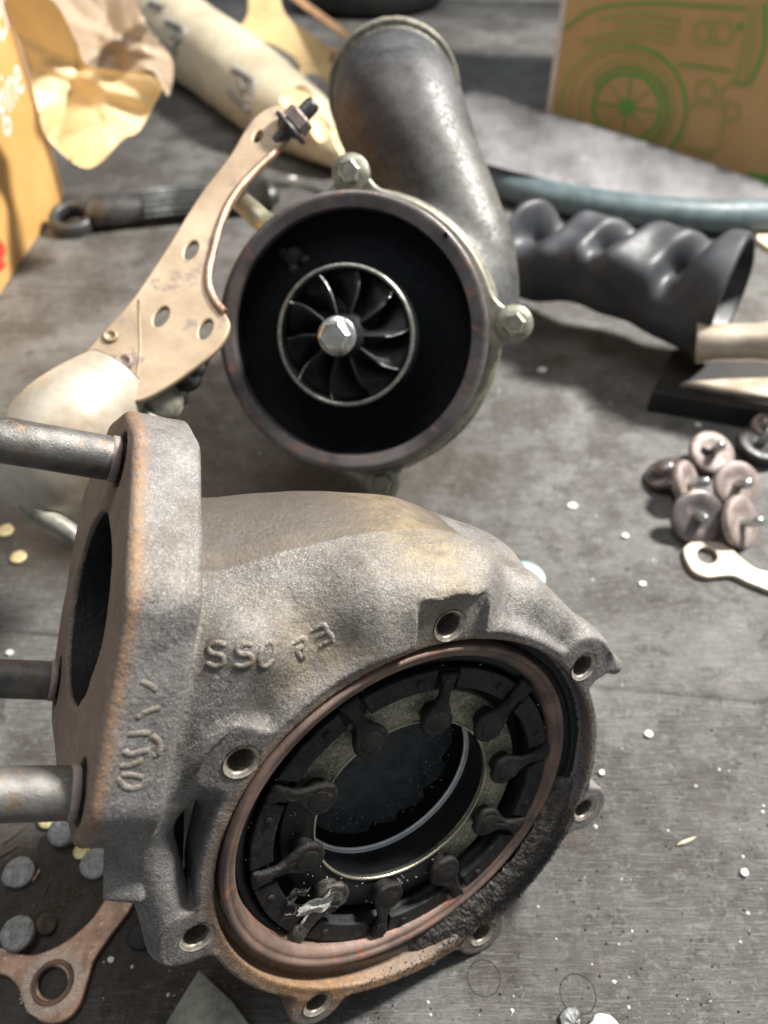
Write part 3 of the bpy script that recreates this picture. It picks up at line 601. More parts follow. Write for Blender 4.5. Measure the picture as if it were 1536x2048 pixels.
mid = np.linalg.norm(V-at(740, 270, 41), axis=1); cols[:, 0] = .7*g(mid, 2.6); cols[:, 1] = .30*g(mid, 3.2)
mk_fast('compressor_casting', V, Qd, M['elbow'], turbo, cols)
# aluminium back plate with bolt ears
outl = []
BE = [(7.45, 1.32), (2.04, -7.04), (-.95, 7.31)]; BA = [math.atan2(y, x) for x, y in BE]
for k in range(240):
    a = 2*math.pi*k/240; rr = 6.78
    for b in BA:
        dd = (a-b+math.pi) % (2*math.pi)-math.pi; rr = max(rr, 6.78+1.25*math.exp(-(dd/.115)**2))
    outl.append((rr*math.cos(a), rr*math.sin(a)))
Vv, Fc = plate(RF, [outl], -2.35, -1.85, .15, 2); mk('back_plate', Vv, Fc, M['boltalu'], turbo, True, ang=50)
for (x, y), rr in zip(BE, (.62, .62, .66)):
    fr = RF.sub((x, y, 0), .3); Vv, Fc = lathe(fr, [(.01, -1.86), (.88, -1.86), (.90, -1.58), (.84, -1.49), (.5, -1.42)], 32); b = mk('flange_bolt', Vv, Fc, M['boltalu'], turbo)
    Vv, Fc = hexa(fr, .54, .50, -1.45, .10, -.05); sub(mk('bolt_head', Vv, Fc, M['boltalu'], turbo, False), b)
Vv, Fc = lathe(RF, [(5.9, -1.9), (6.0, -1.6), (6.05, -1.3), (6.35, -1.15), (6.42, -.9), (6.42, -.08), (6.36, 0), (6.10, .0), (6.06, -.03), (5.72, -.03), (5.66, -.08), (5.64, -1.2)], 144)
fl = mk('bearing_flange', Vv, Fc, M['purple'], turbo)
Vv, Fc = lathe(RF.sub((3.98, 4.85, 0)), [(.10, .004), (.10, -.3), (.01, -.3)], 16); Vv2, Fc2 = lathe(RF.sub((3.95, 4.8, 0)), [(.15, -.02), (.13, .006), (.01, .006)], 20)
mk('pin_hole', Vv2, Fc2, M['soot'], turbo)
Vv, Fc = lathe(RF, [(5.66, -.5), (5.6, -1.0), (5.0, -1.15), (4.2, -.95), (3.4, -.55), (3.21, -.25), (3.20, .85)], 120); mk('heat_shield_dish', Vv, Fc, M['soot'], turbo)
Vv, Fc = lathe(RF, [(3.20, .2), (3.19, .95), (3.12, 1.04), (3.02, 1.02), (2.98, .92), (2.97, -.6)], 120); mk('wheel_shroud', Vv, Fc, M['silverdull'], turbo)
for (x, y, r_) in ((-3.25, 3.35, .55), (-3.15, 2.75, .35), (-3.75, 3.5, .3), (-2.6, 3.2, .3)):
    Vv, Fc = lathe(RF.sub((x, y, 0)), [(r_, -1.1), (r_*.9, -.88), (r_*.55, -.80), (0.01, -.78)], 20); mk('soot_lump', Vv, Fc, M['soot_shine'], turbo)
wh = Fr(RF.w((0, 0, 0)), RF.z)
Vv, Fc = lathe(wh, [(2.96, -.5), (2.6, -.42), (1.9, -.1), (1.3, .45), (1.0, 1.0), (.86, 1.6), (.80, 2.35), (.76, 2.5), (.01, 2.52)], 64); hub = mk('turbine_wheel', Vv, Fc, M['soot_shine'], turbo)
nb = 10; Vb = []; nr, nz = 10, 9
for s_ in (-1, 1):
    for i in range(nr):
        for j in range(nz):
            t = j/(nz-1); rr = .72+(2.9-.72)*i/(nr-1); ztop = 1.28-.35*((rr-.7)/2.2)**2; zbot = -.5+1.7*math.exp(-(rr-.6)*1.6); z = zbot+(ztop-zbot)*t
            a = -.62*(z-.3)*(.25+.75*rr/2.9)+.10*rr+s_*(.10 if t < .85 else .06)/rr; Vb.append((rr*math.cos(a), rr*math.sin(a), z))
Fb = [f if True else f for f in grid_faces(nr, nz)]; off = nr*nz; Fb2 = [tuple(x+off for x in f)[::-1] for f in grid_faces(nr, nz)]
rim = [i*nz+nz-1 for i in range(nr)]+[(nr-1)*nz+j for j in range(nz-2, -1, -1)]
Fb3 = [(rim[k], rim[k+1], rim[k+1]+off, rim[k]+off) for k in range(len(rim)-1)]
blade_src = None
for k in range(nb):
    a = 2*math.pi*k/nb+.30; fr = Fr(wh.o, wh.z, math.cos(a)*wh.x+math.sin(a)*wh.y)
    Vk = np.array(Vb); rk = np.hypot(Vk[:, 0], Vk[:, 1]); chip = [0, .28, .1, .5, .0, .35, .2, .0, .45, .15][k]; low_ = (rk > 2.2)*(Vk[:, 2] > .6); Vk[:, 2] -= low_*chip*(.5+.5*np.sin(rk*14+k))
    o = mk('blade', fr.w(Vk), Fb+Fb2+Fb3, M['soot_shine'], turbo); sub(o, hub)
    mb = MB(); tp = np.array(Vb[nz-1:off:nz]); tp2 = np.array(Vb[off+nz-1::nz]); mm = (tp+tp2)/2
    if k % 3 != 2:
        seg_ = mm[int(nr*.8):] if k % 3 else mm[int(nr*.5):]; seg_ = seg_+np.array([0, 0, .015]); mb.add(*tube(fr.w(seg_), np.linspace(.02, .05, len(seg_)), 6)); o2 = mk('worn_blade_edge', mb.V, mb.F, M['silver'], turbo); sub(o2, hub)
nf = wh.sub((-.12, .0, 0), .25)
Vv, Fc = lathe(wh, [(.80, 2.48), (.86, 2.54), (.82, 2.62), (.5, 2.64)], 32); mk('nut_washer', Vv, Fc, M['silver'], turbo)
Vv, Fc = hexa(wh.sub((0, 0, 0), .2), .70, .72, 2.62, .14, -.08); mk('shaft_nut', Vv, Fc, M['silver'], turbo, False)
# pale rod between the flange and the bracket
a, b = at(462, 385, 37.5), at(548, 462, 36.3); Vv, Fc = tube(np.array([a+(b-a)*t for t in np.linspace(0, 1, 5)]), .52, 16); mk('actuator_rod', Vv, Fc, M['brass'], turbo)
# ------------------------------------------------------------------ heat-tanned bracket with shield elbow
def depth(p): return float(np.dot(np.asarray(p)-CAM, FW))
def pf(px, fr): return [tuple(fr.l(on_plane(u, v, fr.o, fr.z))[:2]) for u, v in px]
A, B_, C_ = at(575, 225, 37.2), at(440, 650, 33.4), at(210, 700, 32.4); n = nrm(np.cross(B_-A, C_-A)); n = n if np.dot(n, CAM-A) > 0 else -n
BF = Fr(A, n); bra = thing('shield_bracket', (-9, 28, TZ), 'heat tanned steel bracket with holes and pale elbow shield, left of the bladed wheel', 'bracket')
out = [(545, 211), (573, 214), (592, 238), (583, 268), (556, 300), (508, 345), (468, 392), (444, 440), (427, 500), (416, 560), (428, 600), (452, 628), (460, 655), (441, 692), (400, 728), (330, 777), (278, 802), (250, 796), (205, 758), (165, 720), (200, 668), (262, 600), (330, 500), (400, 388), (458, 312), (503, 240)]
def ell(cu, cv, a, b, rot, n=20): t = np.linspace(0, 2*np.pi, n, endpoint=False); c, s_ = math.cos(math.radians(rot)), math.sin(math.radians(rot)); return [(cu+a*math.cos(x)*c-b*math.sin(x)*s_, cv+a*math.cos(x)*s_+b*math.sin(x)*c) for x in t]
outl = rnd(pf(out, BF), 5)
hol = [pf(ell(516, 272, 13, 7, -60), BF), pf(ell(382, 500, 20, 11, -62), BF), pf(ell(322, 633, 22, 12, -60), BF), pf(ell(411, 658, 21, 11, -65), BF)]
plt = mk('bracket_plate', *plate(BF, [ccw(outl)]+[ccw(h) for h in hol], -.34, 0, .09, 2), M['bracket'], bra, True, ang=50)
for (u, v, r_) in ((221, 673, .34), (247, 724, .42)):
    p = BF.l(on_plane(u, v, BF.o, BF.z)); mk('weld_spot', *lathe(BF.sub((p[0], p[1], 0)), [(r_, -.02), (r_*.9, .10), (r_*.7, .16), (r_*.5, .06), (.01, .03)], 24), M['bracket'], bra)
cr = [BF.w((*p, .01)) for p in rnd(pf([(277, 600), (279, 640), (281, 700), (272, 770)], BF), 1)]; mk('crease', *tube(np.array(cr), .045, 8), M['bracket'], bra)
edge = np.array([BF.w((*p, .02)) for p in pf([(556, 300), (508, 345), (468, 392), (444, 440), (427, 500), (416, 560), (428, 600), (450, 627)], BF)]); mk('rolled_edge', *tube(smoothpath(edge, 5), .20, 10), M['copper'], bra)
a, b = at(540, 300, 37), at(626, 208, 36.4); ax = nrm(b-a); L = np.linalg.norm(b-a); bf = Fr(a, ax)
bo = mk('clamp_bolt', *lathe(bf, [(.01, 0)]+[(.30 if k % 2 else .36, .05+k*.07) for k in range(16)]+[(.5, 1.2), (.5, L*.62), (.01, L*.62)], 24), M['darkmetal'], bra)
sub(mk('washer', *lathe(bf, [(.3, L*.44), (.92, L*.44), (.95, L*.48), (.92, L*.52), (.3, L*.52)], 32), M['darkmetal'], bra), bo)
sub(mk('nut', *hexa(bf, .72, .62, L*.56, .1), M['brownsteel'], bra, False), bo)
sub(mk('bolt_end', *lathe(bf, [(.38, L*.6), (.38, L*.98), (.3, L*1.04), (.01, L*1.05)], 20), M['darkmetal'], bra), bo)
pth = smoothpath([at(236, 748, 33), at(205, 785, 32.6), at(155, 842, 32), at(122, 895, 31.8), at(112, 950, 32.2), at(160, 1020, 34)], 8)
mk('elbow_shield', *tube(pth, np.interp(np.linspace(0, 5, len(pth)), [0, 1, 2, 3, 4, 5], [1.45, 1.85, 2.3, 2.5, 2.25, 1.6]), 40), M['shield'], bra)
pth = smoothpath([at(150, 1015, 31.5), at(118, 1018, 31), at(88, 1000, 30.8), at(70, 975, 30.8)], 6)
mk('lower_rim', *tube(smoothpath([at(-10, 930, 31.5), at(25, 975, 31), at(70, 1020, 30.8), at(120, 1050, 30.8), at(175, 1090, 31)], 6), .38, 12), M['greymetal'], bra)
mk('actuator_body', *tube(smoothpath([at(285, 775, 34), at(315, 800, 34), at(352, 826, 34.5)], 5), [.7, .95, 1.0, 1.0, 1.0, 1.0, 1.0, .95, .9, .8, .5], 24), M['greymetal'], bra)
mk('clamp_band', *tube(smoothpath([at(272, 805, 33), at(300, 835, 33), at(340, 850, 33.5)], 5), .22, 10), M['greymetal'], bra)
for (u, v, r_) in ((372, 752, .75), (352, 790, .6), (398, 716, .5), (388, 735, .55)): mk('black_joint', *lathe(Fr(at(u, v, 35), (.3, -.6, .7)), [(.01, -.5), (r_*.8, -.45), (r_, 0), (r_*.8, .4), (.01, .5)], 16), M['darkmetal'], bra)
mk('small_bolt', *hexa(Fr(at(397, 727, 33.8), (.5, -.6, .6)), .28, .3, 0, .05), M['silver'], bra, False)
# ------------------------------------------------------------------ cardboard boxes
K, Lp = tab(124, 402), tab(0, 590); bx = thing('cardboard_box', (K+Lp)/2, 'orange cardboard box with white printed letters, standing at the left edge', 'cardboard box')
yd = nrm(K-Lp); nx = np.cross(yd, [0, 0, 1.]); XF = Fr(Lp, nx, yd); hB = 27
mk('body', *box(XF, (-14, 0, -26), (np.linalg.norm(K-Lp), hB, 0), .15), M['card'], bx, False)
mk('side_flap', *box(Fr(K, nx, yd), (-.1, .3, -1.2), (1.1, 22, .12), .05), M['cardedge'], bx, False)
def ontext(fr, txt, p0, p1, size, mat, name, parent, lift=.03, it=.3):
    cu = bpy.data.curves.new('t', 'FONT'); cu.body = txt; cu.size = size; cu.shear = it; cu.extrude = .004; ob = bpy.data.objects.new('t', cu); me = bpy.data.meshes.new_from_object(ob)
    V = np.array([v.co[:] for v in me.vertices]); F = [list(p.vertices) for p in me.polygons]; bpy.data.objects.remove(ob); bpy.data.meshes.remove(me); bpy.data.curves.remove(cu)
    a, b = fr.l(p0), fr.l(p1); d = nrm((b-a)[:2]); V2 = np.stack([a[0]+V[:, 0]*d[0]-V[:, 1]*d[1], a[1]+V[:, 0]*d[1]+V[:, 1]*d[0], V[:, 2]+lift], -1)
    return mk(name, fr.w(V2), F, mat, parent, False)
ontext(XF, 'gine', on_plane(5, 252, XF.o, XF.z), on_plane(45, 182, XF.o, XF.z), 4.2, M['white'], 'printed_letters', bx)
ontext(XF, 'En', on_plane(2, 90, XF.o, XF.z), on_plane(22, 40, XF.o, XF.z), 4.2, M['white'], 'printed_letters', bx)
rp = ccw(rnd(pf([(-12, 478), (6, 488), (10, 505), (4, 520), (12, 528), (-2, 545), (-14, 540)], XF), 3)); mk('red_print', *plate(XF, [rp], .02, .05, .005), M['red'], bx, False)
Lb, Rb = tab(1088, 330), tab(1560, 385); fx = nrm((Rb-Lb)*[1, 1, 0]); EFn = np.cross(fx, [0, 0, 1.]); EF = Fr(Lb, EFn, fx)
b2 = thing('cardboard_box', (Lb+Rb)/2, 'brown cardboard box with a green engine drawing, behind the grey leather at right', 'cardboard box')
mk('body', *box(EF, (0, 0, -30), (48, 40, 0), .12), M['cardbrown'], b2, False)
mk('edge_strip', *box(EF, (-.55, .02, -.5), (-.01, 40, .05), .03), M['cardpale'], b2, False)
def ribbon(name, px, w, mat, parent, fr, z=.03, closed=False):
    P = np.array(pf(px, fr)); 
    if closed: P = np.vstack([P, P[:1]])
    T = np.gradient(P, axis=0); T /= np.linalg.norm(T, axis=1)[:, None]+1e-9; N = np.stack([-T[:, 1], T[:, 0]], 1)*w/2
    V = np.vstack([np.c_[P+N, np.full(len(P), z)], np.c_[P-N, np.full(len(P), z)]]); m = len(P)
    return mk(name, fr.w(V), [(i, i+1, i+1+m, i+m) for i in range(m-1)], mat, parent, False)
def sp(px): return [tuple(p) for p in smoothpath(np.array(px, float), 6)]
cc_ = (1254, 214); k_ = 0
G, Gf = M['green'], M['greenfaint']; S_ = 80/1540.
mk('printed_hub', *plate(EF, [ccw(pf(ell(*cc_, 17, 17, 0), EF))], .03, .045, .003), G, b2, False)
zl = [0.03]
def pr(px, w, mat, closed=False): zl[0] += .004; ribbon('printed_line', px, w*S_*.75, mat, b2, EF, zl[0], closed)
pr(ell(*cc_, 67, 67, 0, 48), 10, G, True)
for k in range(8): a = math.radians(k*45+8); pr([(cc_[0]+15*math.cos(a), cc_[1]+15*math.sin(a)), (cc_[0]+40*math.cos(a), cc_[1]+40*math.sin(a)), (cc_[0]+62*math.cos(a), cc_[1]+62*math.sin(a))], 5, Gf if k % 2 else G)
pr(ell(1250, 214, 92, 95, 0, 48), 6, Gf, True); pr(ell(1245, 210, 106, 108, 0, 48), 4, Gf, True); pr(ell(1246, 212, 126, 122, 0, 48), 9, Gf, True)
pr([(1250+122*math.cos(t), 212+122*math.sin(t)) for t in np.linspace(-1.6, .95, 24)], 7, G); pr([(1254+80*math.cos(t), 214+80*math.sin(t)) for t in np.linspace(-2.6, 1.5, 24)], 7, G)
pr(sp([(1128, 58), (1165, 30), (1215, 12), (1300, 6), (1400, 11), (1492, 16)]), 6, G)
for l_ in ([(1196, 38), (1260, 24), (1330, 28), (1362, 38)], [(1226, 46), (1290, 40), (1360, 50)], [(1162, 85), (1210, 68), (1280, 58), (1358, 64)], [(1180, 95), (1250, 74), (1350, 80)]): pr(sp(l_), 7, Gf)
for (u, v, r_) in ((1409, 64, 22), (1442, 64, 24), (1411, 180, 20)): pr(ell(u, v, r_, r_, 0, 28), 6, Gf, True)
pr(sp([(1478, 46), (1485, 54), (1470, 56)]), 6, G); pr([(1355, 128), (1410, 134), (1462, 142)], 5, G); pr([(1465, 142), (1466, 205)], 4, Gf) if False else None
pr(sp([(1498, 18), (1493, 70), (1470, 160)]), 8, Gf); pr(sp([(1512, 5), (1508, 70), (1488, 162)]), 6, Gf); pr(sp([(1530, 5), (1528, 90), (1500, 165)]), 9, G); pr(sp([(1464, 160), (1484, 168), (1505, 162)]), 6, G)
pr(sp([(1380, 208), (1446, 213), (1444, 250), (1432, 296), (1366, 290), (1368, 250), (1380, 208)]), 5, Gf); pr(sp([(1470, 165), (1446, 175), (1442, 195), (1458, 205), (1476, 210), (1478, 230), (1462, 240), (1450, 238)]), 5, Gf)
pr([(1395, 300), (1420, 312), (1425, 300)], 4, Gf)
mk('green_stripe', *box(EF, (20, .15, .02), (48, 1.6, .05), .0), G, b2, False)
# ------------------------------------------------------------------ sheets: leather, bags, paper
def pip(P, poly):
    x, y = P; c = False; j = len(poly)-1
    for i in range(len(poly)):
        if (poly[i][1] > y) != (poly[j][1] > y) and x < (poly[j][0]-poly[i][0])*(y-poly[i][1])/(poly[j][1]-poly[i][1])+poly[i][0]: c = not c
        j = i
    return c
def sheet(name, outl, dfun, thick, step, mat, parent=None, jit=.25, base=None, sub_=0):
    O = [tuple(p) for p in rnd(outl, 6)]; xs = [p[0] for p in O]; ys = [p[1] for p in O]; pts = [Vector(p) for p in O]; rg = random.Random(len(O)+int(outl[0][0]))
    y = min(ys)
    while y < max(ys):
        x = min(xs)
        while x < max(xs):
            p = (x+rg.uniform(-jit, jit)*step, y+rg.uniform(-jit, jit)*step)
            if pip(p, O) and min((p[0]-a)**2+(p[1]-b)**2 for a, b in O[::2]) > (step*.5)**2: pts.append(Vector(p))
            x += step
        y += step
    vs, es, fs, *_ = geometry.delaunay_2d_cdt(pts, [(i, (i+1) % len(O)) for i in range(len(O))], [], 1, 1e-4)
    V = np.array([at(v.x, v.y, dfun(v.x, v.y)) for v in vs]); F = [list(f) for f in fs]
    V2 = V+FW*thick; m = len(V); E = {}
    for f in F:
        for i in range(len(f)): a, b = f[i], f[(i+1) % len(f)]; E[(a, b)] = 1
    side = [(a, b, b+m, a+m) for (a, b) in E if (b, a) not in E]
    o = mk(name, np.vstack([V, V2]), F+[[i+m for i in f][::-1] for f in F]+side, mat, parent, True, base)
    if sub_:
        md = o.modifiers.new('facets', 'SUBSURF'); md.levels = md.render_levels = sub_+1
        cr = o.data.attributes.new('crease_edge', 'FLOAT', 'EDGE'); cr.data.foreach_set('value', [.30]*len(o.data.edges))
    return o
def crum(u, v, sc): return abs(mnoise.noise(Vector((u/sc, v/sc, .3))))+.6*abs(mnoise.noise(Vector((u/sc*1.9, v/sc*1.9, 7.3))))
FOLD = [(random.uniform(0, math.pi), random.uniform(-1, 1), random.choice((-1, 1))*random.uniform(.5, 1)) for _ in range(26)]
def folds(u, v, cu, cv, ext, amp, n=13, o=0):                            # long straight creases of crumpled paper
    d = 0
    for a, off, w in FOLD[o:o+n]: t = ((u-cu)*math.cos(a)+(v-cv)*math.sin(a))/ext-off*.8; d += w*abs(t)/(1+1.2*abs(t))
    return d*amp
def ridg(u, v, sc, seed, k=4):
    s_ = 0; rg = np.random.default_rng(seed)
    for i in range(k):
        a = rg.random()*math.pi; f = (1+i*.8)/sc; s_ += (abs(math.sin(f*(u*math.cos(a)+v*math.sin(a))+rg.random()*6))-.5)/(1+i*.7)
    return s_
sh = sheet('leather_tongue', [(918, 205), (940, 183), (985, 186), (1060, 214), (1150, 240), (1300, 286), (1440, 334), (1560, 378), (1560, 402), (1400, 398), (1230, 388), (1100, 360), (1000, 335), (942, 312), (925, 260)], lambda u, v: 72+(v < 1e9)*(390-v)/200*4+1.0*math.sin(u/95+v/60)+.8*ridg(u, v, 70, 3), 1.0, 17, M['cloth'])
tag(sh, 'grey worn leather tongue lying in front of the box with the green drawing', 'leather strip')
hp = smoothpath([tab(905, 322, 1.4), tab(960, 352, 1.4), tab(1060, 385, 1.4), tab(1180, 408, 1.5), tab(1300, 424, 1.6), tab(1420, 432, 1.6), tab(1600, 430, 1.6)], 10)
tag(mk('hose', *tube(hp, 1.42, 24), M['hose']), 'grey green hose running along the lower edge of the grey leather', 'hose')
bag = sheet('yellow_wax_bag', [(8, 8), (60, -15), (112, 8), (150, 78), (172, 128), (230, 140), (296, 146), (324, 172), (306, 212), (276, 264), (246, 278), (176, 337), (98, 280), (76, 222), (52, 110)], lambda u, v: 61.5+folds(u, v, 165, 160, 130, 2.6, 9)+folds(u, v, 165, 160, 55, .9, 12, 9)+.015*(v-150), .08, 7, M['bagyellow'], jit=.1)
tag(bag, 'crumpled yellow wax paper bag hanging over the corner of the orange box', 'paper bag')
clr = sheet('clear_plastic_wrap', [(96, -30), (240, -30), (300, 60), (345, 120), (338, 190), (322, 170), (300, 140), (236, 148), (168, 126), (140, 60)], lambda u, v: 66.5+folds(u, v, 230, 80, 80, 2.2, 13, 5)+folds(u, v, 230, 80, 30, .7, 12, 13), .06, 6, M['bagclear'], jit=.1)
tag(clr, 'crumpled clear plastic wrap between the yellow bag and the cream roll', 'plastic wrap')
rollp = smoothpath([tab(60, -110, 5.2), tab(220, -10, 5.2), tab(410, 105, 4.6), tab(540, 200, 4.0), tab(640, 268, 3.0), tab(694, 318, 1.9)], 10)
rad = np.interp(np.linspace(0, 5, len(rollp)), [0, 1, 2, 3, 4, 5], [6.0, 5.7, 4.7, 4.2, 2.9, 1.3]); Vv, Fc = tube(rollp, rad, 40)
Vv = np.array(Vv); Vv += np.array([[.25*mnoise.noise(Vector(p)*.5), 0, .35*abs(mnoise.noise(Vector(p)*.35))] for p in Vv]); rl = thing('paper_roll', tab(410, 105), 'cream paper wrapped roll with grey printed marks, behind the bracket bolt', 'paper roll')
mk('wrapper', Vv, Fc, M['cream'], rl); rb = BVHTree.FromPolygons([tuple(v) for v in Vv], Fc)
def inkon(bv, px, rad, mat, name, parent):
    L = []
    for u, v in smoothpath(np.array(px, float), 5) if len(px) > 2 else [np.array(px[0])+(np.array(px[1])-px[0])*t for t in np.linspace(0, 1, 7)]:
        h = bv.ray_cast(Vector(CAM), Vector(nrm(ray(u, v))))
        if h[0] is not None: L.append(np.array(h[0]))
    if len(L) > 2: mk(name, *tube(np.array(L), rad, 6), mat, parent)
for s_ in ([(318, 80), (355, 108)], [(334, 42), (368, 60), (366, 72), (350, 92)], [(346, 56), (346, 76)], [(458, 180), (500, 224)], [(468, 138), (504, 160), (508, 172), (498, 196)], [(482, 160), (488, 182)], [(300, 5), (330, 18)]): inkon(rb, s_, .42, M['greyink'], 'printed_mark', rl)
for px in ([(618, 250), (640, 232), (664, 262), (640, 284)], [(664, 262), (686, 250), (704, 300), (694, 324), (676, 300)], [(560, 200), (600, 170), (628, 196), (606, 232)]): mk('torn_strip', *(lambda o: (np.array([v.co[:] for v in o.data.vertices])+np.array(org(o)), [list(p.vertices) for p in o.data.polygons], bpy.data.objects.remove(o))[:2])(sheet('x', px, lambda u, v: 74+.4*ridg(u, v, 20, 4), .12, 14, M['cream'])), M['bagyellow'], rl)
GP = Fr(at(570, 90, 93), nrm([0.1, -.85, .5])); o1 = rnd(pf([(468, 74), (494, 30), (500, -30), (548, -30), (572, 30), (620, 66), (672, 108), (690, 140), (668, 172), (646, 168), (628, 196), (606, 180), (560, 160), (500, 120)], GP), 5); h1 = pf(ell(549, 116, 56, 22, 28, 28), GP)
gk = thing('tan_gasket_sheet', tab(570, 190), 'tan board gasket with oval hole and brown strap, behind the paper roll', 'gasket')
mk('board', *plate(GP, [ccw(o1), ccw(h1)], -.35, 0, .1), M['tan'], gk, True, ang=50)
mk('strap', *tube(smoothpath([at(555, -30, 92), at(620, 18, 91.5), at(680, 62, 91), at(702, 84, 91), at(688, 112, 91), at(660, 110, 91)], 6), .85, 12, True, .35), M['brownstrap'], gk)
tb = mk('grey_pipe', *tube([tab(560, 100, 1.6), tab(640, 195, 1.6), tab(760, 330, 1.6)], 1.6, 24), M['cloth']); tag(tb, 'pale grey pipe lying under the tan gasket behind the elbow pipe', 'pipe')
c = tab(735, 4); ty = mk('rubber_ring', *lathe(Fr(c, (0, 0, 1)), [(10.5+3.8*math.cos(t), 3.8+3.8*math.sin(t)) for t in np.linspace(0, 2*math.pi, 24, endpoint=False)], 80, True), M['blackrub']); tag(ty, 'black rubber ring lying at the back of the bench, top centre', 'rubber ring')
# ------------------------------------------------------------------ wrench with ribbed handle
wr = thing('ring_spanner', tab(147, 440), 'dark ring spanner with a ribbed handle, lying below the yellow bag', 'spanner')
c = tab(146, 440, .9); d_ = depth(c); rr = 45*d_/1540
Vv, Fc = lathe(Fr(c, (.05, -.25, 1)), [(rr*.62, -.8), (rr*.95, -.8), (rr*1.02, -.2), (rr*1.0, .5), (rr*.9, .75), (rr*.68, .75), (rr*.60, .5)], 48, True); mk('ring', Vv, Fc, M['wrench'], wr)
h0, h1_ = tab(180, 424, 1.4), tab(556, 388, 1.3); xd = nrm(h1_-h0); HL = np.linalg.norm(h1_-h0); hf = Fr(h0, np.cross(xd, nrm(np.cross([0, 0, 1.], xd))), xd)
mk('handle', *tube(np.array([h0+xd*HL*t for t in (0, .02, .12, .2, .24, .5, .8, .97, 1)]), [1.1, 1.7, 1.75, 1.7, 1.55, 1.5, 1.35, 1.2, .8], 28, True, .8), M['wrench'], wr)
for k in range(7):
    a = math.radians(200+k*20); up = np.array([0, 0, 1.]); fv = nrm(np.cross(xd, up)); dirv = math.cos(math.radians(-10+k*20))*fv+math.sin(math.radians(-10+k*20))*up*.85
    mk('rib', *tube(np.array([h0+xd*HL*t+dirv*(1.62-.22*(t-.3)/.65) for t in (.28, .5, .75, .95)]), .19, 8), M['wrench'], wr)
# ------------------------------------------------------------------ crumpled rubber sleeve with bushing, block and wedge
slv = thing('rubber_sleeve', tab(1230, 640), 'crumpled grey rubber sleeve with an open right end, right of the flange bolt', 'rubber sleeve')
A0, A1 = at(1040, 492, 57), at(1462, 600, 50.5); nu, nv = 150, 96; V = []
axd = nrm(A1-A0); upv = nrm(np.array([0, 0, 1.])-axd*axd[2]); frv = np.cross(axd, upv); frv = frv if frv[1] < 0 else -frv
for lay in (0, -.34):
    for i in range(nu):
        t = i/(nu-1); c = A0+(A1-A0)*t+upv*(.35*math.sin(3.1*t))
        for j in range(nv):
            ph = 2*math.pi*j/nv; R_ = 3.15+.8*t+.35*math.exp(-((t-1)/.1)**2)+lay
            for (t0, w, dep, ph0) in ((.15, .06, 4.3, 1.5), (.47, .05, 3.4, 1.4), (.80, .05, 3.6, 1.35), (.30, .09, .6, 1.0), (.64, .10, .5, .9), (.05, .05, -.7, 1.5)):
                dp = (ph-ph0+math.pi) % (2*math.pi)-math.pi; tt = t-t0-.05*math.sin(dp*1.5); R_ -= dep*math.exp(-(tt/w)**2)*math.exp(-(dp/.8)**2)
            R_ += .95*mnoise.noise(Vector((t*3.8, 1.1*math.cos(ph)+.6*t, 1.1*math.sin(ph))))+.10*mnoise.noise(Vector((t*11+4, 2.2*math.cos(ph), 2.2*math.sin(ph))))
            V.append(c+R_*(math.cos(ph)*frv+math.sin(ph)*upv*.98))
F1 = grid_faces(nu, nv, False, True); o_ = nu*nv; F2 = [tuple(x+o_ for x in f)[::-1] for f in F1]
F3 = [((nu-1)*nv+j, (nu-1)*nv+(j+1) % nv, o_+(nu-1)*nv+(j+1) % nv, o_+(nu-1)*nv+j) for j in range(nv)]+[(j, (j+1) % nv, o_+(j+1) % nv, o_+j) for j in range(nv)]
mk('sleeve_wall', V, F1+F2+F3, M['rubber'], slv)
bs = mk('metal_bushing', *lathe(Fr(at(1392, 686, 49), nrm(at(1640, 682, 46.5)-at(1392, 686, 49))), [(.8, 0), (1.25, 0), (1.3, .1), (1.15, 1.2), (1.15, 3.5), (1.35, 5), (1.4, 9), (.8, 9), (.8, 0)], 40), M['shield']); tag(bs, 'pale metal bushing sticking out to the right under the open sleeve end', 'bushing')
pl = [tab(*p)[:2] for p in ((1292, 822), (1620, 880), (1680, 745), (1335, 735))]
tag(mk('steel_block', *plate(WORLD, [ccw(pl)], TZ, TZ+1.6, .1), M['blockwood'], None, False), 'flat black oily block lying under the sleeve at the right edge', 'block')
pl = [tab(*p, 1.8)[:2] for p in ((1366, 768), (1450, 762), (1600, 758), (1600, 806), (1500, 792), (1440, 784))]
tag(mk('pale_wedge', *plate(WORLD, [ccw(pl)], TZ+1.62, TZ+2.0, .08), M['shield'], None, False), 'pale pointed metal strip resting on the black block', 'metal strip')
pl = [tab(*p, .1)[:2] for p in ((1478, 462), (1600, 455), (1600, 530), (1530, 500))]
tag(mk('cream_card', *plate(WORLD, [ccw(pl)], TZ, TZ+.5, .05), M['cream'], None, False), 'cream card scrap behind the sleeve at the right edge', 'card scrap')
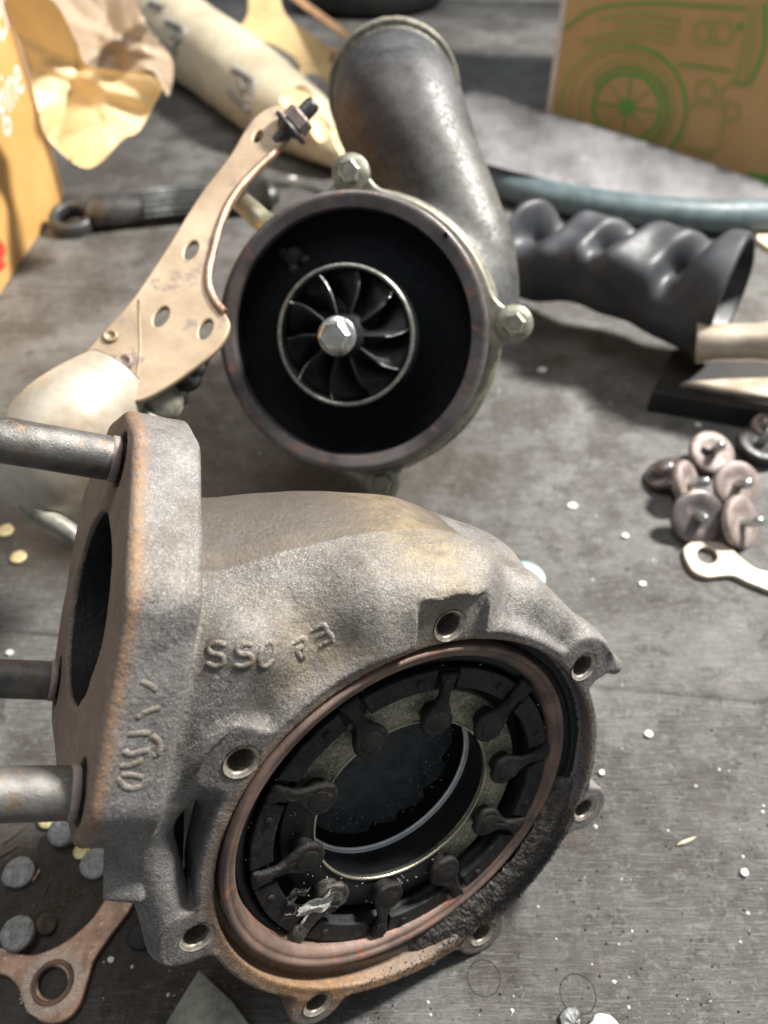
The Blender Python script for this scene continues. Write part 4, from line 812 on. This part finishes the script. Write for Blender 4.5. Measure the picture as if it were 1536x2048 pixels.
# ------------------------------------------------------------------ screws, washers, slugs
def thr(r, z0, z1, cone=False):
    n_ = int((z1-z0)/.085); p = []
    for k in range(n_): p += [(r if k % 2 else r*.84, z0+k*.085)]
    return p+([(r*.9, z1), (r*.3, z1+.45), (.01, z1+.5)] if cone else [(r*.8, z1), (.01, z1+.03)])
scr = [(1424, 905, .95, (.12, -.42, .9), 1.28, 'brownsteel', 'thr', 'brown washer screw at the top of the pile, dark recess beside its stud'),
       (1522, 888, .9, (.1, -.1, 1), 1.35, 'darkmetal', 'thr', 'dark grey washer screw cut by the right edge, shiny stud upright'),
       (1333, 945, .75, (-.45, .15, .85), 1.2, 'purple', 'lump', 'dark brown washer screw at the left of the pile, stud downwards'),
       (1374, 968, 1.25, (.72, -.42, .55), 1.25, 'brownsteel', 'thr', 'brown washer screw standing on edge between the dark one and the pile centre'),
       (1474, 970, 1.3, (.12, -.62, .72), 1.28, 'brownsteel', 'thr', 'pinkish washer screw with clean green tinted stud, centre right of the pile'),
       (1395, 1034, 1.25, (.06, -.72, .70), 1.38, 'purple', 'cone', 'purple brown washer screw with a pointed smooth tip, lowest left of the pile'),
       (1482, 1044, 1.15, (.55, -.52, .60), 1.36, 'brownsteel', 'thr', 'tilted washer screw with coarse shiny thread, lowest right of the pile'),
       (1530, 852, 1.3, (.2, -.35, .9), .75, 'brownsteel', 'lump', 'small brown screw head above the dark washer at the right edge')]
for (u, v, h, nn, r_, mt, kind, lab) in scr:
    c = tab(u, v, h); fr = Fr(c, nn); r_ *= 1.1; t_ = thing('washer_screw', (c[0], c[1], TZ), lab, 'screw', 'washer screws piled at the right')
    mk('washer', *lathe(fr, [(.25, -.30), (r_*.95, -.30), (r_, -.22), (r_, .08), (r_*.95, .16), (r_*.55, .17), (r_*.5, .12), (.25, .12)], 40), M[mt], t_)
    if kind == 'lump': mk('head', *lathe(fr, [(.62, .1), (.6, .5), (.45, .7), (.01, .75)], 20), M['purple'], t_)
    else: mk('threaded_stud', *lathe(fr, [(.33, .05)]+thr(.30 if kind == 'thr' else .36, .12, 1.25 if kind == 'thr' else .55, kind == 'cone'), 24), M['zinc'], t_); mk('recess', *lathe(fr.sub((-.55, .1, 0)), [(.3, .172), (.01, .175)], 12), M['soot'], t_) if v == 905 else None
    mk('screw_head', *lathe(fr, [(.01, -.75), (.55, -.72), (.62, -.6), (.62, -.28)], 20), M[mt], t_)
o_ = [tab(*p, .4)[:2] for p in ((1368, 1104), (1374, 1088), (1396, 1080), (1430, 1082), (1458, 1092), (1484, 1114), (1515, 1136), (1570, 1152), (1570, 1186), (1505, 1166), (1470, 1150), (1442, 1150), (1412, 1152), (1384, 1138))]
h_ = [tab(*p, .4)[:2] for p in ell(1415, 1109, 21, 16, 20)]
tag(mk('tab_washer', *plate(WORLD, [ccw(rnd(o_, 5)), ccw(h_)], TZ+.05, TZ+.36, .06, 2), M['shield'], None, True, ang=50), 'pale tab washer with a round eye and long tail, below the pile of screws', 'tab washer')
def disc(name, u, v, rpx, th, mat, lab, cat, tilt=(0, 0), h=0, grp=None, irr=.05):
    c = tab(u, v, h+th/2); r_ = rpx*depth(c)/1540; fr = Fr(c, (tilt[0], tilt[1], 1)); rg = np.random.default_rng(int(u*7+v)); a = np.linspace(0, 2*np.pi, 28, endpoint=False); ks = 1+irr*np.cumsum(rg.normal(0, .3, 28))*np.sin(a/2)**2; V = []
    prof = [(.01, -th/2), (.9, -th/2), (1, -th*.3), (1, th*.25), (.93, th/2), (.6, th*.46), (.3, th*.52), (.01, th*.48)]
    for i in range(28):
        for (p, z) in prof: V.append((r_*ks[i]*p*math.cos(a[i]), r_*ks[i]*p*math.sin(a[i]), z+(.02*rg.normal() if .2 < p < .95 and z > 0 else 0)))
    return tag(mk(name, fr.w(np.array(V)), grid_faces(28, len(prof), True), M[mat]), lab, cat, grp)
g1 = 'grey metal slugs at the lower left'
disc('metal_slug', 38, 1746, 31, .32, 'slug', 'grey slug with a reddish stained edge, level with the lowest stud gap', 'metal slug', (.12, -.05), .05, g1, .10)
disc('metal_slug', 36, 1866, 32, .34, 'slug', 'bright grey slug resting on the coppery gasket arm', 'metal slug', (.1, -.02), .42, g1, .04)
disc('metal_slug', 124, 1664, 29, .45, 'slug', 'grey slug leaning up just under the lowest stud', 'metal slug', (-.15, -.35), .25, g1, .05)
disc('metal_slug', 190, 1726, 30, .25, 'slug', 'grey slug half hidden behind the square lug of the casting', 'metal slug', (.05, -.05), .02, g1)
disc('yellow_disc', 100, 1636, 22, .16, 'yellowdisc', 'small yellow disc touching the underside of the lowest stud', 'disc', (0, 0), .03, 'small yellow discs')
disc('yellow_disc', 175, 1672, 21, .16, 'yellowdisc', 'small yellow disc beside the leaning grey slug', 'disc', (.1, 0), .03, 'small yellow discs')
disc('yellow_disc', 165, 1702, 18, .12, 'yellowdisc', 'small yellow disc above the half hidden slug', 'disc', (0, .1), .01, 'small yellow discs')
disc('cream_disc', 10, 1062, 17, .2, 'yellowdisc', 'cream disc at the left edge above the other cream disc', 'disc', (0, 0), 0, 'two cream discs at the left edge', .03)
disc('cream_disc', 37, 1115, 16, .2, 'yellowdisc', 'cream disc lower and right of its twin, left of the inlet flange', 'disc', (0, 0), 0, 'two cream discs at the left edge', .03)
disc('bronze_disc', 92, 1848, 19, .3, 'wood', 'dark bronze disc beside the bright slug on the gasket', 'disc', (.6, 0), .1)
disc('aqua_washer', 990, 1110, 30, .15, 'aquadisc', 'smooth pale blue disc behind the top edge of the housing', 'disc', (0, 0), 0, 'pale aqua discs')
disc('aqua_washer', 1048, 1155, 42, .12, 'aquadisc', 'rough pale aqua disc, lower right of the smooth blue one', 'disc', (0, 0), 0, 'pale aqua discs', .2)
disc('dark_coin', 285, 1870, 27, .2, 'blockwood', 'dark round slug under the ridge of the casting', 'metal slug', (0, 0), 0)
disc('white_shard', 1205, 2078, 44, .3, 'chip', 'large white chip at the bottom edge', 'paint chip', (.1, -.2), .05, None, .5)
disc('blue_grey_shard', 1148, 2050, 32, .12, 'wrench', 'blue grey shard just left of the large white chip', 'shard', (.1, 0), .02, None, .4)
# coppery gasket
gs = thing('exhaust_gasket', tab(105, 1965), 'coppery flat exhaust gasket with one round bolt eye, at the bottom left corner', 'gasket')
o_ = [tab(*p, .3)[:2] for p in ((-60, 1880), (0, 1893), (60, 1908), (120, 1888), (178, 1842), (212, 1792), (232, 1750), (262, 1760), (272, 1790), (258, 1822), (218, 1876), (190, 1918), (176, 1962), (160, 2010), (128, 2042), (88, 2046), (52, 2022), (38, 1985), (12, 1952), (-60, 1935))]
ec_ = tab(105, 1965, .3); h_ = [tab(*p, .3)[:2] for p in ell(105, 1965, 29, 33, 0, 32)]
mk('gasket_body', *plate(WORLD, [ccw(rnd(o_, 5)), ccw(h_)], TZ+.02, TZ+.30, .07, 2), M['copper'], gs, True, ang=50)
gf = Fr((ec_[0], ec_[1], TZ+.30), (0, 0, 1)); r_h = 31*depth(ec_)/1540
mk('eye_ring', *lathe(gf, [(r_h*1.02, -.04), (r_h*1.04, .035), (r_h*1.3, .045), (r_h*1.34, .0)], 48), M['pink'], gs)
mb = MB()
for k in range(90):
    a = 2*math.pi*k/90+rng.normal(0, .01); r1 = r_h*(1.42+.05*rng.random()); r2 = r_h*(1.85+.22*rng.random()); mb.add(*box(Fr(gf.o, gf.z, (math.cos(a+.0), math.sin(a), 0)), (r1, -.012, -.01), (r2, .012, .014)))
o = mk('radial_scratches', mb.V, mb.F, M['copperring'], gs, False); o['kind'] = 'stuff'
# ------------------------------------------------------------------ crumbs on the bench
CH = ['largest white chip on open bench between the housing top and the screw pile', 'small white chip just left of the screw with the pointed tip', 'white chip left of and below the pale tab washer eye', 'white chip right of the flange ear with the upper right hole', 'white chip touching the right flank of the casting by the middle right hole',
      'white chip near the pale splinter at the lower right', 'white speck beside the olive oil spot', 'tiny white chip above the black dish, right of the bracket bolt', 'tiny white chip above the top washer screw', 'white chip right of the coppery gasket arm, below the casting', 'white chip at the left edge above the middle stud']
for ci, (u, v, r_) in enumerate(((1145, 1013, 10), (1250, 1072, 7), (1285, 1168, 8), (1297, 1469, 9), (1203, 1546, 7), (1488, 1745, 9), (1084, 740, 9), (585, 356, 8), (1396, 850, 6), (222, 1920, 7), (20, 1306, 8))):
    c = tab(u, v, .05); mb = MB(); rr = r_*depth(c)/1540; rg = np.random.default_rng(u); top = [(rr*(.8+.4*rg.random())*math.cos(t), rr*(.7+.4*rg.random())*math.sin(t)) for t in np.linspace(0, 2*math.pi, 9, endpoint=False)]
    o = mk('paint_chip', *plate(Fr(c+[0, 0, 0], (0, 0, 1)), [ccw(top)], -.05, .09, .03), M['chip'], None, False); tag(o, CH[ci], 'paint chip', 'white paint chips on the bench')
def scatter(n, fn, rlo, rhi, mat, name, lab, sq=.6):
    mb = MB()
    for _ in range(n):
        u, v = fn(); c = tab(u, v, .02); pebble(mb, c, rlo+(rhi-rlo)*rng.random()**3, rng, sq)
    o = mk(name, mb.V, mb.F, M[mat], None, False); o['kind'] = 'stuff'; o['label'] = lab; return o
scatter(210, lambda: (rng.uniform(200, 1536), 380+1660*math.sqrt(rng.random())), .02, .11, 'chip', 'white_crumbs', 'tiny white crumbs strewn over the grey bench')
scatter(900, lambda: (rng.normal(110, 120), rng.normal(1820, 110)), .02, .10, 'wood', 'dark_grit', 'dark grit and dirt around the slugs at lower left', .5)
scatter(900, lambda: (rng.uniform(750, 1536), rng.uniform(1200, 2048)), .012, .06, 'blockwood', 'black_grit', 'fine black grit on the bench right of the housing', .5)
def splinter(u, v, u2, v2, r_, lab, mat='wood', grp='dark splinters at the lower left'):
    a, b = tab(u, v, r_), tab(u2, v2, r_*1.2); P = np.array([a+(b-a)*t+np.array([0, 0, .03*math.sin(t*7)]) for t in np.linspace(0, 1, 6)]); tag(mk('splinter', *tube(P, [r_*.4, r_, r_*1.1, r_, r_*.8, r_*.2], 6), M[mat], None, False), lab, 'splinter', grp)
splinter(6, 1688, 58, 1644, .07, 'upper brown splinter left of the leaning slug'); splinter(0, 1714, 44, 1684, .06, 'lower brown splinter left of the leaning slug'); splinter(86, 1795, 110, 1735, .035, 'thin upright splinter between the two slugs')
splinter(66, 1765, 80, 1738, .07, 'orange splinter beside the stained slug', 'copper', None); splinter(1355, 1690, 1392, 1674, .07, 'pale splinter on the bench near the right edge', 'cream', None); splinter(10, 1000, 42, 972, .12, 'orange splinter under the topmost stud', 'copper', None)
splinter(1338, 1700, 1356, 1682, .03, 'dark thin splinter crossing the pale one', 'wood', None)
mb = MB()
for _ in range(34):
    u, v = rng.normal(215, 40), rng.normal(2015, 28); a = rng.random()*6.28; p = tab(u, v, .04); mb.add(*tube([p, p+np.array([math.cos(a), math.sin(a), .15])*.25, p+np.array([math.cos(a+.3), math.sin(a+.3), .1])*.5], [.012, .014, .006], 5))
o = mk('fibre_shavings', mb.V, mb.F, M['wood'], None, False); o['kind'] = 'stuff'; o['label'] = 'tangle of brown fibres right of the gasket eye'
for (u, v, ru) in ((968, 1956, 33), (1156, 1988, 36)):
    c = tab(u, v, .004); r_ = ru*depth(c)/1540; mk('dent_ring', *lathe(Fr(c, (0, 0, 1)), [(r_*.95, -.02), (r_*.97, .012), (r_, .014), (r_*1.03, -.02)], 48), M['blockwood'], bench)
